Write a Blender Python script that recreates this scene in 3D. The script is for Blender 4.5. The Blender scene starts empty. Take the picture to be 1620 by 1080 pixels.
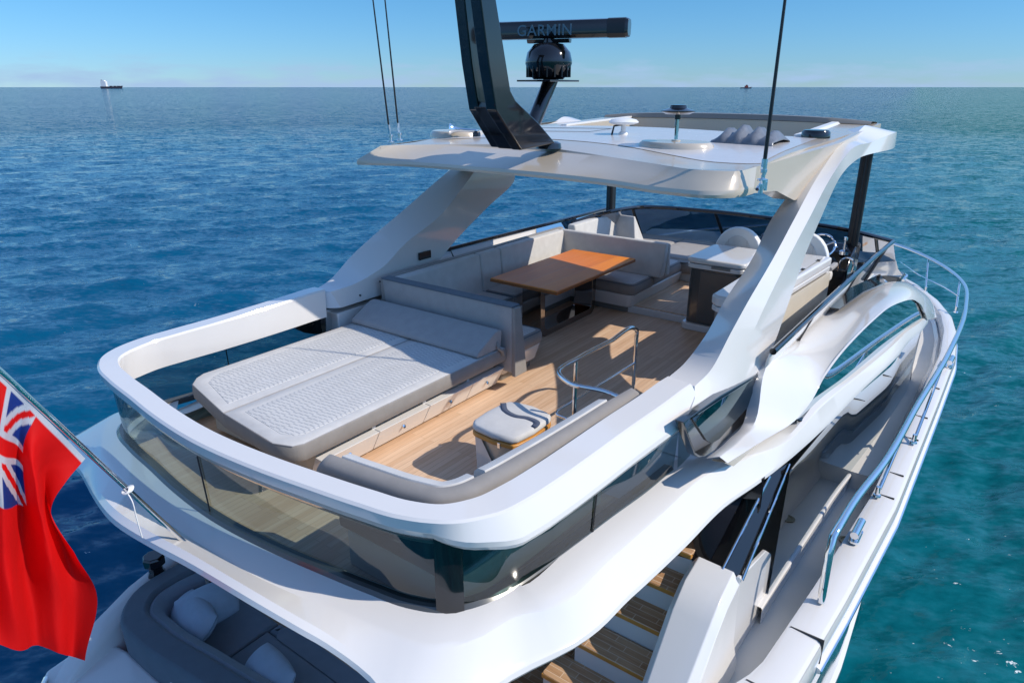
import bpy, bmesh, math, random
import numpy as np
from mathutils import Vector, Matrix
random.seed(7); np.random.seed(7)
SC = bpy.context.scene
COL = SC.collection
R = math.radians

# ------------------------------------------------------------------ camera
# world frame: +X towards the bow, +Y to port, z = 0 is the fly deck floor; the camera is a drone above (0, 0)
CAMH = 3.1; FPX = 1080.0
PITCH = math.atan(402/1080.0); AZ = math.atan(850/1152.0)
hf = np.array([math.cos(AZ), math.sin(AZ), 0.0]); rt = np.array([math.sin(AZ), -math.cos(AZ), 0.0]); upv = np.array([0, 0, 1.0])
fw = math.cos(PITCH)*hf - math.sin(PITCH)*upv; cu = math.sin(PITCH)*hf + math.cos(PITCH)*upv
CC = np.array([0, 0, CAMH])
cam = bpy.data.cameras.new('camera'); camo = bpy.data.objects.new('camera', cam); COL.objects.link(camo)
M = Matrix(((rt[0], cu[0], -fw[0], 0), (rt[1], cu[1], -fw[1], 0), (rt[2], cu[2], -fw[2], CAMH), (0, 0, 0, 1)))
camo.matrix_world = M
cam.sensor_width = 36; cam.lens = 24; cam.clip_start = 0.05; cam.clip_end = 90000
SC.camera = camo

# survey helpers: where a sight line meets a known plane of the boat (gives real positions in metres)
def ray(x, y): return fw + (x-810)/FPX*rt + (540-y)/FPX*cu
def PZ(x, y, z): d = ray(x, y); return CC + d*((z-CAMH)/d[2])
def PY(x, y, v): d = ray(x, y); return CC + d*(v/d[1])
def PX(x, y, v): d = ray(x, y); return CC + d*(v/d[0])
def PL(x, y, a, b, c, dd):
    v = ray(x, y); n = np.array([a, b, c]); return CC + v*((dd-n@CC)/(n@v))
YC = 4.05
def mir(p): return (p[0], 2*YC-p[1], p[2])

# ------------------------------------------------------------------ light
SUN = Vector((0.44, -1.13, 1.0)).normalized()
w = bpy.data.worlds.new('World'); SC.world = w; w.use_nodes = True
nt = w.node_tree; nt.nodes.clear()
out = nt.nodes.new('ShaderNodeOutputWorld'); bg = nt.nodes.new('ShaderNodeBackground')
sky = nt.nodes.new('ShaderNodeTexSky'); sky.sky_type = 'NISHITA'; sky.sun_disc = False
sky.sun_elevation = math.asin(SUN.z); sky.sun_rotation = math.atan2(SUN.x, SUN.y)
sky.air_density = 1.0; sky.dust_density = 0.0; sky.ozone_density = 3.0; sky.altitude = 0
bg.inputs['Strength'].default_value = 0.15
# thin bank of far cloud low over the horizon
tc = nt.nodes.new('ShaderNodeTexCoord'); sep = nt.nodes.new('ShaderNodeSeparateXYZ'); nt.links.new(tc.outputs['Generated'], sep.inputs[0])
mp = nt.nodes.new('ShaderNodeMapping'); mp.inputs['Scale'].default_value = (9, 9, 45); nt.links.new(tc.outputs['Generated'], mp.inputs[0])
nz = nt.nodes.new('ShaderNodeTexNoise'); nz.inputs['Scale'].default_value = 1.6; nz.inputs['Detail'].default_value = 7; nt.links.new(mp.outputs[0], nz.inputs['Vector'])
def wmath(op, a, b=None, clamp=False):
    n = nt.nodes.new('ShaderNodeMath'); n.operation = op; n.use_clamp = clamp
    for i, v in enumerate((a, b)):
        if v is None: continue
        if isinstance(v, (int, float)): n.inputs[i].default_value = v
        else: nt.links.new(v, n.inputs[i])
    return n.outputs[0]
band = wmath('SUBTRACT', 1.0, wmath('DIVIDE', sep.outputs['Z'], 0.04), True)
cl = wmath('MULTIPLY', wmath('SUBTRACT', wmath('ADD', nz.outputs['Fac'], wmath('MULTIPLY', band, 0.22)), 0.55), 3.5, True)
cl = wmath('MULTIPLY', wmath('MULTIPLY', cl, wmath('MULTIPLY', band, 3.0, True)), 0.9)
mixc = nt.nodes.new('ShaderNodeMix'); mixc.data_type = 'RGBA'
nt.links.new(cl, mixc.inputs[0]); nt.links.new(sky.outputs[0], mixc.inputs[6]); mixc.inputs[7].default_value = (8.4, 7.2, 6.2, 1)
tr_ = nt.nodes.new('ShaderNodeValToRGB'); nt.links.new(sep.outputs['Z'], tr_.inputs[0]); el = tr_.color_ramp.elements
el.new(0.5); el[0].position = 0.0; el[0].color = (0.20, 0.335, 0.57, 1); el[1].position = 0.12; el[1].color = (0.185, 0.375, 0.545, 1); el[2].position = 0.40; el[2].color = (0.82, 0.90, 0.98, 1)
tm_ = nt.nodes.new('ShaderNodeMix'); tm_.data_type = 'RGBA'; tm_.blend_type = 'MULTIPLY'; tm_.inputs[0].default_value = 1.0
nt.links.new(mixc.outputs[2], tm_.inputs[6]); nt.links.new(tr_.outputs[0], tm_.inputs[7]); nt.links.new(tm_.outputs[2], bg.inputs[0]); nt.links.new(bg.outputs[0], out.inputs[0])

sl = bpy.data.lights.new('sun', 'SUN'); sl.energy = 2.8; sl.angle = R(0.5); sl.color = (1.0, 0.905, 0.78)
so = bpy.data.objects.new('sun', sl); COL.objects.link(so)
so.rotation_euler = (-SUN).to_track_quat('-Z', 'Y').to_euler(); so.location = (0, -10, 20)
SC.view_settings.view_transform = 'Standard'; SC.view_settings.look = 'None'; SC.view_settings.gamma = 1.0; SC.view_settings.exposure = 0.62
try: SC.view_settings.use_curve_mapping = False
except Exception: pass
SC.cycles.max_bounces = 10; SC.cycles.transparent_max_bounces = 12; SC.cycles.caustics_reflective = False; SC.cycles.caustics_refractive = False
SC.cycles.sample_clamp_indirect = 6.0

# ------------------------------------------------------------------ materials
def newmat(name):
    m = bpy.data.materials.new(name); m.use_nodes = True
    return m, m.node_tree, m.node_tree.nodes['Principled BSDF']
def setp(b, **k):
    for n, v in k.items():
        n = n.replace('_', ' ')
        if n in b.inputs: b.inputs[n].default_value = v
def N(t, typ, **k):
    n = t.nodes.new(typ)
    for a, v in k.items(): setattr(n, a, v)
    return n
def ramp(t, fac, stops):
    r = N(t, 'ShaderNodeValToRGB'); e = r.color_ramp.elements
    while len(e) < len(stops): e.new(0.5)
    for i, (p, c) in enumerate(stops): e[i].position = p; e[i].color = (*c, 1)
    t.links.new(fac, r.inputs[0]); return r.outputs[0]
def objco(t, scale=(1, 1, 1), rot=(0, 0, 0)):
    tc = N(t, 'ShaderNodeTexCoord'); mp = N(t, 'ShaderNodeMapping'); mp.inputs['Scale'].default_value = scale; mp.inputs['Rotation'].default_value = rot
    t.links.new(tc.outputs['Object'], mp.inputs[0]); return mp.outputs[0]
def noise(t, vec, s, d=4, rough=0.55):
    n = N(t, 'ShaderNodeTexNoise'); n.inputs['Scale'].default_value = s; n.inputs['Detail'].default_value = d; n.inputs['Roughness'].default_value = rough
    t.links.new(vec, n.inputs['Vector']); return n.outputs['Fac']
def bump(t, b, h, strength, dist):
    n = N(t, 'ShaderNodeBump'); n.inputs['Strength'].default_value = strength; n.inputs['Distance'].default_value = dist
    t.links.new(h, n.inputs['Height']); t.links.new(n.outputs[0], b.inputs['Normal'])

def simple(name, col, rough=0.4, metal=0.0, var=0.04, nscale=3.0, coat=0.0, ior=1.5, rvar=0.06):
    """painted / moulded surface: small tone and gloss variation so it never reads as flat"""
    m, t, b = newmat(name)
    co = objco(t); f = noise(t, co, nscale, 5)
    c0 = tuple(max(0, c*(1-var)) for c in col); c1 = tuple(min(1, c*(1+var)) for c in col)
    t.links.new(ramp(t, f, [(0.3, c0), (0.7, c1)]), b.inputs['Base Color'])
    f2 = noise(t, co, nscale*3.1, 4)
    mr = N(t, 'ShaderNodeMapRange'); mr.inputs['To Min'].default_value = max(0.0, rough-rvar); mr.inputs['To Max'].default_value = rough+rvar
    t.links.new(f2, mr.inputs['Value']); t.links.new(mr.outputs[0], b.inputs['Roughness'])
    setp(b, Metallic=metal, IOR=ior); b.inputs['Coat Weight'].default_value = coat; b.inputs['Coat Roughness'].default_value = 0.04
    return m
def fabric(name, col, rough=0.85, weave=420.0, sheen=0.15, wrinkle=0.25):
    m, t, b = newmat(name)
    co = objco(t); f = noise(t, co, 9, 6); g = noise(t, co, weave, 2)
    t.links.new(ramp(t, f, [(0.3, tuple(c*0.93 for c in col)), (0.7, tuple(min(1, c*1.05) for c in col))]), b.inputs['Base Color'])
    setp(b, Roughness=rough); b.inputs['Sheen Weight'].default_value = sheen
    s = N(t, 'ShaderNodeMath', operation='MULTIPLY_ADD'); t.links.new(g, s.inputs[0]); s.inputs[1].default_value = 0.10; t.links.new(noise(t, co, 5, 3), s.inputs[2])
    bump(t, b, s.outputs[0], wrinkle, 0.012)
    return m
GEL = simple('white_gelcoat', (0.70, 0.69, 0.675), 0.11, 0, 0.02, 1.2, coat=0.4, rvar=0.03)
GELN = simple('non_skid_gelcoat', (0.64, 0.62, 0.575), 0.5, 0, 0.03, 2.0)
CHAMP = simple('pearl_grey_paint', (0.56, 0.495, 0.405), 0.22, 0.1, 0.02, 1.5, coat=0.3)
BEIGE = simple('beige_moulding', (0.60, 0.55, 0.46), 0.35, 0, 0.03, 2.0)
TAUPE = simple('taupe_moulding', (0.20, 0.19, 0.17), 0.35, 0, 0.03)
GUN = simple('gunmetal_lacquer', (0.085, 0.088, 0.085), 0.22, 0.2, 0.05, coat=0.4)
BLACK = simple('black_gloss', (0.008, 0.008, 0.010), 0.10, 0, 0.2, coat=0.6)
BLACKM = simple('black_satin', (0.014, 0.014, 0.016), 0.38, 0, 0.2)
CHROME = simple('polished_steel', (0.83, 0.83, 0.83), 0.05, 1.0, 0.01, rvar=0.02)
WPLAST = simple('white_plastic', (0.78, 0.78, 0.77), 0.3, 0, 0.02)
RUBBER = simple('dark_rubber', (0.03, 0.03, 0.032), 0.6)
FABL = fabric('light_grey_fabric', (0.56, 0.555, 0.54))
FABW = fabric('pale_fabric', (0.64, 0.63, 0.61))
FABG = fabric('taupe_fabric', (0.255, 0.24, 0.225))
FABM = fabric('mid_grey_fabric', (0.33, 0.32, 0.315))
FABD = fabric('slate_fabric', (0.09, 0.115, 0.145))
FABS = fabric('cockpit_fabric', (0.19, 0.235, 0.29), wrinkle=0.4)
TAPE = fabric('navy_binding', (0.05, 0.07, 0.12))

def wood(name, cols, pw, pl, rot=0.0, gap=0.02, gapcol=(0.12, 0.07, 0.04), rough=0.55, gapmix=0.55):
    """planks along local X: width pw, length pl, each plank its own tone, grain along it"""
    m, t, b = newmat(name)
    co = objco(t, (1, 1, 1), (0, 0, rot))
    br = N(t, 'ShaderNodeTexBrick'); br.offset = 0.37; br.offset_frequency = 2; t.links.new(co, br.inputs['Vector'])
    br.inputs['Scale'].default_value = 1.0; br.inputs['Brick Width'].default_value = pl; br.inputs['Row Height'].default_value = pw
    br.inputs['Mortar Size'].default_value = gap*pw; br.inputs['Mortar Smooth'].default_value = 0.1
    br.inputs['Color1'].default_value = (0, 0, 0, 1); br.inputs['Color2'].default_value = (1, 1, 1, 1); br.inputs['Mortar'].default_value = (0.5, 0.5, 0.5, 1)
    mp = N(t, 'ShaderNodeMapping'); mp.inputs['Scale'].default_value = (1.5, 42, 10); t.links.new(co, mp.inputs[0])
    gr = noise(t, mp.outputs[0], 2.2, 7, 0.65)
    mp2 = N(t, 'ShaderNodeMapping'); mp2.inputs['Scale'].default_value = (0.5, 1.0/pw*0.7, 4); t.links.new(co, mp2.inputs[0])
    lo = noise(t, mp2.outputs[0], 1.0, 2)
    a = N(t, 'ShaderNodeMath', operation='MULTIPLY_ADD'); t.links.new(br.outputs['Color'], a.inputs[0]); a.inputs[1].default_value = 0.30; t.links.new(gr, a.inputs[2])
    a2 = N(t, 'ShaderNodeMath', operation='MULTIPLY_ADD'); t.links.new(lo, a2.inputs[0]); a2.inputs[1].default_value = 0.5; t.links.new(a.outputs[0], a2.inputs[2])
    wr = noise(t, co, 0.9, 6, 0.65); a3 = N(t, 'ShaderNodeMath', operation='MULTIPLY_ADD'); t.links.new(wr, a3.inputs[0]); a3.inputs[1].default_value = 0.35; t.links.new(a2.outputs[0], a3.inputs[2])
    a4 = N(t, 'ShaderNodeMath', operation='MULTIPLY'); t.links.new(a3.outputs[0], a4.inputs[0]); a4.inputs[1].default_value = 0.7
    c = ramp(t, a4.outputs[0], [(0.60, cols[0]), (0.75, cols[1]), (0.90, cols[2])])
    mx = N(t, 'ShaderNodeMix', data_type='RGBA'); fm = N(t, 'ShaderNodeMath', operation='MULTIPLY'); t.links.new(br.outputs['Fac'], fm.inputs[0]); fm.inputs[1].default_value = gapmix
    t.links.new(fm.outputs[0], mx.inputs[0]); t.links.new(c, mx.inputs[6]); mx.inputs[7].default_value = (*gapcol, 1)
    t.links.new(mx.outputs[2], b.inputs['Base Color']); setp(b, Roughness=rough)
    bump(t, b, a.outputs[0], 0.15, 0.004)
    return m
TEAK = wood('pale_teak', [(0.60, 0.385, 0.235), (0.68, 0.46, 0.30), (0.75, 0.54, 0.375)], 0.058, 1.6, gap=0.045, gapmix=0.4, gapcol=(0.29, 0.175, 0.105))
TEAKC = wood('cockpit_teak', [(0.36, 0.20, 0.10), (0.47, 0.28, 0.15), (0.56, 0.36, 0.21)], 0.07, 0.30, rot=R(90), gap=0.06, gapmix=0.6, gapcol=(0.72, 0.60, 0.46))
VEN = wood('table_veneer', [(0.66, 0.175, 0.010), (0.77, 0.225, 0.014), (0.84, 0.275, 0.02)], 0.27, 6.0, gap=0.012, gapmix=0.5, gapcol=(0.6, 0.38, 0.25), rough=0.42)
TEAKE = simple('orange_teak_edge', (0.52, 0.24, 0.05), 0.4, 0, 0.12, 12)

def quilt():
    """pale fabric stitched in staggered short wavy rows"""
    m, t, b = newmat('quilted_fabric')
    co = objco(t); sp = N(t, 'ShaderNodeSeparateXYZ'); t.links.new(co, sp.inputs[0])
    def mt(op, a, b_=None):
        n = N(t, 'ShaderNodeMath', operation=op)
        for i, v in enumerate((a, b_)):
            if v is None: continue
            if isinstance(v, (int, float)): n.inputs[i].default_value = v
            else: t.links.new(v, n.inputs[i])
        return n.outputs[0]
    wob = mt('MULTIPLY', mt('SUBTRACT', noise(t, co, 12, 2), 0.5), 0.035)
    yw = mt('ADD', sp.outputs['Y'], wob)
    colu = mt('FLOOR', mt('DIVIDE', yw, 0.062)); stp = mt('MULTIPLY', mt('FRACT', mt('MULTIPLY', colu, 0.381)), 0.55)
    ph = mt('FRACT', mt('ADD', mt('ADD', mt('DIVIDE', sp.outputs['X'], 0.047), stp), mt('MULTIPLY', wob, 8.0)))
    ln = mt('ABSOLUTE', mt('SUBTRACT', ph, 0.5))
    lr = N(t, 'ShaderNodeMapRange'); lr.inputs['From Min'].default_value = 0.0; lr.inputs['From Max'].default_value = 0.17; lr.inputs['To Min'].default_value = 1; lr.inputs['To Max'].default_value = 0; t.links.new(ln, lr.inputs['Value'])
    f = noise(t, objco(t), 8, 4)
    base = ramp(t, f, [(0.3, (0.54, 0.54, 0.53)), (0.7, (0.60, 0.60, 0.59))])
    mx = N(t, 'ShaderNodeMix', data_type='RGBA'); t.links.new(lr.outputs[0], mx.inputs[0]); t.links.new(base, mx.inputs[6]); mx.inputs[7].default_value = (0.31, 0.33, 0.36, 1)
    t.links.new(mx.outputs[2], b.inputs['Base Color']); setp(b, Roughness=0.85)
    bump(t, b, mt('SUBTRACT', 1.0, lr.outputs[0]), 0.4, 0.006)
    return m
QUILT = quilt()

def glass(name, tint, refl=0.75, base=0.05):
    """clear tinted pane: lets light and sun through with its tint, reflects by angle"""
    m, t, b = newmat(name); t.nodes.remove(b); o = t.nodes['Material Output']
    tr = N(t, 'ShaderNodeBsdfTransparent'); tr.inputs[0].default_value = (*tint, 1)
    gl = N(t, 'ShaderNodeBsdfGlossy'); gl.inputs['Roughness'].default_value = 0.015; gl.inputs[0].default_value = (0.95, 0.97, 1, 1)
    fr = N(t, 'ShaderNodeFresnel'); fr.inputs[0].default_value = 1.5
    ma = N(t, 'ShaderNodeMath', operation='MULTIPLY_ADD'); t.links.new(fr.outputs[0], ma.inputs[0]); ma.inputs[1].default_value = refl; ma.inputs[2].default_value = base; ma.use_clamp = True
    mx = N(t, 'ShaderNodeMixShader'); t.links.new(ma.outputs[0], mx.inputs[0]); t.links.new(tr.outputs[0], mx.inputs[1]); t.links.new(gl.outputs[0], mx.inputs[2])
    t.links.new(mx.outputs[0], o.inputs[0]); return m
GLASS = glass('tinted_glass', (0.34, 0.47, 0.47), 0.75, 0.04)
GLASSD = glass('dark_tinted_glass', (0.13, 0.20, 0.27), 0.6, 0.01)
def mirror_glass():
    m, t, b = newmat('mirror_window')
    setp(b, Base_Color=(0.55, 0.62, 0.62, 1), Roughness=0.012, Metallic=1.0)
    t2 = noise(t, objco(t), 0.6, 2); bump(t, b, t2, 0.02, 0.02)
    return m
MIRROR = mirror_glass()
DGLASS = simple('teal_dark_glass', (0.04, 0.085, 0.095), 0.02, 1.0, 0.02, rvar=0.01)

# ------------------------------------------------------------------ mesh helpers
def tag(o, label=None, cat=None, group=None, kind=None):
    if label: o['label'] = label
    if cat: o['category'] = cat
    if group: o['group'] = group
    if kind: o['kind'] = kind
    return o
def empty(name, loc, label, cat, group=None):
    o = bpy.data.objects.new(name, None); COL.objects.link(o); o.location = Vector(tuple(float(c) for c in loc)); o.empty_display_size = 0.2
    return tag(o, label, cat, group)
def wloc(o):
    v = Vector((0, 0, 0))
    while o is not None: v = v + o.location; o = o.parent
    return v
def crm(pts, n):
    """Catmull-Rom through pts, n samples"""
    P = np.array([tuple(p) for p in pts], float); k = len(P)
    d = np.r_[0, np.cumsum(np.maximum(1e-6, np.linalg.norm(np.diff(P, axis=0), axis=1)))]
    T = np.gradient(P, d, axis=0) if k > 2 else np.repeat((P[1:]-P[:1])/d[-1], 2, 0)
    s = np.linspace(0, d[-1], n); i = np.clip(np.searchsorted(d, s, 'right')-1, 0, k-2)
    h = (d[i+1]-d[i])[:, None]; u = ((s-d[i])[:, None])/h
    return (2*u**3-3*u**2+1)*P[i] + (u**3-2*u**2+u)*h*T[i] + (-2*u**3+3*u**2)*P[i+1] + (u**3-u**2)*h*T[i+1]
def crmg(G, n):
    """Catmull-Rom down the rows of a grid, every column on the same parameter"""
    G = np.array(G, float); k = len(G)
    d = np.r_[0, np.cumsum(np.maximum(1e-6, np.linalg.norm(np.diff(G, axis=0), axis=2).mean(1)))]
    T = np.gradient(G, d, axis=0); s = np.linspace(0, d[-1], n); i = np.clip(np.searchsorted(d, s, 'right')-1, 0, k-2)
    h = (d[i+1]-d[i])[:, None, None]; u = ((s-d[i])[:, None, None])/h
    return (2*u**3-3*u**2+1)*G[i] + (u**3-2*u**2+u)*h*T[i] + (-2*u**3+3*u**2)*G[i+1] + (u**3-u**2)*h*T[i+1]
def smooth(o, ang=35):
    me = o.data
    me.polygons.foreach_set('use_smooth', [True]*len(me.polygons))
    me.set_sharp_from_angle(angle=R(ang))
class MB:
    def __init__(s): s.v = []; s.f = []
    def quadgrid(s, rows, close_u=False, close_v=False):
        b = len(s.v); n = len(rows); k = len(rows[0])
        for r in rows: s.v += [tuple(float(c) for c in p) for p in r]
        for i in range(n if close_u else n-1):
            for j in range(k if close_v else k-1):
                i2 = (i+1) % n; j2 = (j+1) % k
                s.f.append((b+i*k+j, b+i2*k+j, b+i2*k+j2, b+i*k+j2))
        return s
    def loft(s, rows, close_u=False, cap=True):
        b = len(s.v); n = len(rows); k = len(rows[0]); s.quadgrid(rows, close_u, True)
        if cap and not close_u:
            s.f.append(tuple(b+j for j in range(k))[::-1]); s.f.append(tuple(b+(n-1)*k+j for j in range(k)))
        return s
    def box(s, x0, x1, y0, y1, z0, z1):
        return s.loft([[(x0, y0, z0), (x1, y0, z0), (x1, y1, z0), (x0, y1, z0)], [(x0, y0, z1), (x1, y0, z1), (x1, y1, z1), (x0, y1, z1)]])
    def prism(s, poly, z0, z1, taper=None):
        top = poly if taper is None else taper
        return s.loft([[(p[0], p[1], z0) for p in poly], [(p[0], p[1], z1) for p in top]])
    def xprism(s, prof, y0, y1):
        """profile in (x, z) run along y"""
        return s.loft([[(p[0], y0, p[1]) for p in prof], [(p[0], y1, p[1]) for p in prof]])
    def tube(s, pts, r, n=10, caps=True):
        P = [Vector(tuple(float(c) for c in p)) for p in pts]; k = len(P)
        rs = r if isinstance(r, (list, tuple)) else [r]*k
        t0 = (P[1]-P[0]).normalized(); nrm = t0.orthogonal().normalized(); rows = []
        for i in range(k):
            t = (P[min(i+1, k-1)]-P[max(i-1, 0)]).normalized()
            nrm = (nrm - t*nrm.dot(t)).normalized(); bn = t.cross(nrm)
            rows.append([tuple(P[i]+(nrm*math.cos(a)+bn*math.sin(a))*rs[i]) for a in [2*math.pi*j/n for j in range(n)]])
        return s.loft(rows, cap=caps)
    def lathe(s, c, prof, n=24, axis=(0, 0, 1)):
        """prof: (radius, height) list about axis through c"""
        ax = Vector(axis).normalized(); u = ax.orthogonal().normalized(); v = ax.cross(u); C0 = Vector(tuple(float(q) for q in c))
        rows = [[tuple(C0+ax*h+(u*math.cos(a)+v*math.sin(a))*max(r, 1e-4)) for a in [2*math.pi*j/n for j in range(n)]] for r, h in prof]
        return s.loft(rows)
    def build(s, name, mat, parent=None, bevel=0, seg=3, ang=35, sub=0, solid=0):
        me = bpy.data.meshes.new(name); o = bpy.data.objects.new(name, me); COL.objects.link(o)
        off = np.zeros(3)
        if parent is not None:
            o.parent = parent; wl = wloc(parent); off = np.array(wl)
        elif s.v:
            a = np.array(s.v); off = np.array([a[:, 0].mean(), a[:, 1].mean(), a[:, 2].min()]); o.location = Vector(off)
        me.from_pydata([tuple(np.array(p)-off) for p in s.v], [], s.f)
        bm = bmesh.new(); bm.from_mesh(me); bmesh.ops.remove_doubles(bm, verts=bm.verts, dist=1e-5); bmesh.ops.recalc_face_normals(bm, faces=bm.faces); bm.to_mesh(me); bm.free()
        me.materials.append(mat); smooth(o, ang)
        if solid:
            md = o.modifiers.new('solid', 'SOLIDIFY'); md.thickness = solid; md.offset = 0
        if bevel:
            md = o.modifiers.new('bevel', 'BEVEL'); md.width = bevel; md.segments = seg; md.limit_method = 'ANGLE'; md.angle_limit = R(28); md.harden_normals = True
        if sub:
            md = o.modifiers.new('sub', 'SUBSURF'); md.levels = sub; md.render_levels = sub
        return o
def rrect(x0, x1, y0, y1, r, n=5):
    out = []
    for cx, cy, a in ((x1-r, y0+r, -90), (x1-r, y1-r, 0), (x0+r, y1-r, 90), (x0+r, y0+r, 180)):
        for i in range(n+1):
            t = R(a+90*i/n); out.append((cx+r*math.cos(t), cy+r*math.sin(t)))
    return out
def inset(poly, d):
    c = np.array(poly, float); lo = c.min(0); hi = c.max(0); m = (lo+hi)/2; h = (hi-lo)/2
    k = (h-d)/h
    return [tuple(m+(p-m)*k) for p in c]
# ------------------------------------------------------------------ sea
SEAZ = -4.0
def make_sea():
    a_view = math.atan2(hf[1], hf[0])
    th = np.r_[np.linspace(-0.95, 0.95, 860), np.linspace(0.95, 2*math.pi-0.95, 140)[1:-1]] + a_view
    rr = [0.0]; r = 2.0
    while r < 45000:
        rr.append(r); r *= 1.0125 if r < 400 else 1.03
    rr = np.array(rr)
    T, Rr = np.meshgrid(th, rr); X = Rr*np.cos(T); Y = Rr*np.sin(T); Z = np.zeros_like(X)
    rng = np.random.RandomState(3)
    spacing = np.maximum(Rr*0.0125, Rr*0.0023)
    wd = a_view + math.pi + 0.5                      # wind blows towards the camera's side
    for i in range(110):
        lam = 0.35*(6.0/0.35)**(rng.rand()**1.35)
        ang = wd + rng.normal(0, 0.50); k = 2*math.pi/lam
        amp = 0.0050*lam**0.72*(0.5+rng.rand())
        ph = rng.rand()*6.28
        att = np.clip(lam/(2.2*spacing)-1.0, 0, 1)
        s = np.sin(k*(X*math.cos(ang)+Y*math.sin(ang))+ph)
        Z += amp*att*(s + 0.28*np.cos(2*(k*(X*math.cos(ang)+Y*math.sin(ang))+ph)))
    v = np.stack([X, Y, Z+SEAZ], -1).reshape(-1, 3)
    nr, nth = X.shape
    i = np.arange(nr-1)[:, None]*nth; j = np.arange(nth)[None]; j2 = (j+1) % nth
    f = np.stack([i+j, i+nth+j, i+nth+j2, i+j2], -1).reshape(-1, 4)
    me = bpy.data.meshes.new('sea'); o = bpy.data.objects.new('sea', me); COL.objects.link(o)
    me.vertices.add(len(v)); me.vertices.foreach_set('co', v.ravel().astype(np.float32))
    me.loops.add(f.size); me.loops.foreach_set('vertex_index', f.ravel().astype(np.int32))
    me.polygons.add(len(f)); me.polygons.foreach_set('loop_start', np.arange(0, f.size, 4, dtype=np.int32))
    me.update(calc_edges=True); me.validate()
    me.polygons.foreach_set('use_smooth', np.ones(len(me.polygons), bool))
    m, t, b = newmat('sea_water')
    co = objco(t)
    # the water's own colour: green over pale sand on the starboard side, deep blue off to port
    sp = N(t, 'ShaderNodeSeparateXYZ'); t.links.new(co, sp.inputs[0])
    ang = N(t, 'ShaderNodeMath', operation='MULTIPLY_ADD'); t.links.new(sp.outputs['Y'], ang.inputs[0]); ang.inputs[1].default_value = -1.0
    ax = N(t, 'ShaderNodeMath', operation='MULTIPLY'); t.links.new(sp.outputs['X'], ax.inputs[0]); ax.inputs[1].default_value = 0.13; t.links.new(ax.outputs[0], ang.inputs[2])
    mr = N(t, 'ShaderNodeMapRange'); mr.inputs['From Min'].default_value = -14; mr.inputs['From Max'].default_value = 14; t.links.new(ang.outputs[0], mr.inputs['Value'])
    pn = noise(t, co, 0.025, 5); ad = N(t, 'ShaderNodeMath', operation='MULTIPLY_ADD'); t.links.new(pn, ad.inputs[0]); ad.inputs[1].default_value = 0.5; t.links.new(mr.outputs[0], ad.inputs[2])
    c = ramp(t, ad.outputs[0], [(0.25, (0.0005, 0.076, 0.160)), (0.62, (0.0005, 0.094, 0.145)), (1.0, (0.0005, 0.112, 0.112))])
    t.links.new(c, b.inputs['Base Color'])
    setp(b, Roughness=0.06, IOR=1.16); b.inputs['Specular IOR Level'].default_value = 0.5
    mpa = N(t, 'ShaderNodeMapping'); mpa.inputs['Rotation'].default_value = (0, 0, -a_view); t.links.new(co, mpa.inputs[0])
    mpb = N(t, 'ShaderNodeMapping'); mpb.inputs['Scale'].default_value = (1.0, 0.42, 1); t.links.new(mpa.outputs[0], mpb.inputs[0])
    # ripple slopes as a direct normal tilt, so far water keeps its roughness
    tot = None
    for sc_, amp_ in ((9.0, 0.36), (3.4, 0.36), (1.2, 0.24), (0.3, 0.07)):
        nn_ = N(t, 'ShaderNodeTexNoise'); nn_.inputs['Scale'].default_value = sc_; nn_.inputs['Detail'].default_value = 3; nn_.inputs['Roughness'].default_value = 0.6; t.links.new(mpb.outputs[0], nn_.inputs['Vector'])
        sb = N(t, 'ShaderNodeVectorMath', operation='SUBTRACT'); t.links.new(nn_.outputs['Color'], sb.inputs[0]); sb.inputs[1].default_value = (.5, .5, .5)
        ml = N(t, 'ShaderNodeVectorMath', operation='MULTIPLY'); t.links.new(sb.outputs[0], ml.inputs[0]); ml.inputs[1].default_value = (amp_*2.2, amp_*2.2, 0)
        if tot is None: tot = ml.outputs[0]
        else:
            ad_ = N(t, 'ShaderNodeVectorMath', operation='ADD'); t.links.new(tot, ad_.inputs[0]); t.links.new(ml.outputs[0], ad_.inputs[1]); tot = ad_.outputs[0]
    pt = noise(t, mpb.outputs[0], 0.035, 4, 0.6); pr_ = N(t, 'ShaderNodeMapRange'); pr_.inputs['From Min'].default_value = 0.32; pr_.inputs['From Max'].default_value = 0.68; pr_.inputs['To Min'].default_value = 0.55; pr_.inputs['To Max'].default_value = 1.35; t.links.new(pt, pr_.inputs['Value'])
    ln_ = N(t, 'ShaderNodeVectorMath', operation='LENGTH'); t.links.new(co, ln_.inputs[0]); fr2 = N(t, 'ShaderNodeMapRange'); fr2.inputs['From Min'].default_value = 25; fr2.inputs['From Max'].default_value = 260; fr2.inputs['To Min'].default_value = 1.0; fr2.inputs['To Max'].default_value = 2.3; t.links.new(ln_.outputs['Value'], fr2.inputs['Value'])
    io_ = N(t, 'ShaderNodeMapRange'); io_.inputs['From Min'].default_value = 20; io_.inputs['From Max'].default_value = 150; io_.inputs['To Min'].default_value = 1.22; io_.inputs['To Max'].default_value = 1.018; t.links.new(ln_.outputs['Value'], io_.inputs['Value']); t.links.new(io_.outputs[0], b.inputs['IOR'])
    pm_ = N(t, 'ShaderNodeMath', operation='MULTIPLY'); t.links.new(pr_.outputs[0], pm_.inputs[0]); t.links.new(fr2.outputs[0], pm_.inputs[1]); pr_ = pm_
    sc2 = N(t, 'ShaderNodeVectorMath', operation='SCALE'); t.links.new(tot, sc2.inputs[0]); t.links.new(pr_.outputs[0], sc2.inputs['Scale']); tot = sc2.outputs[0]
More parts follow.
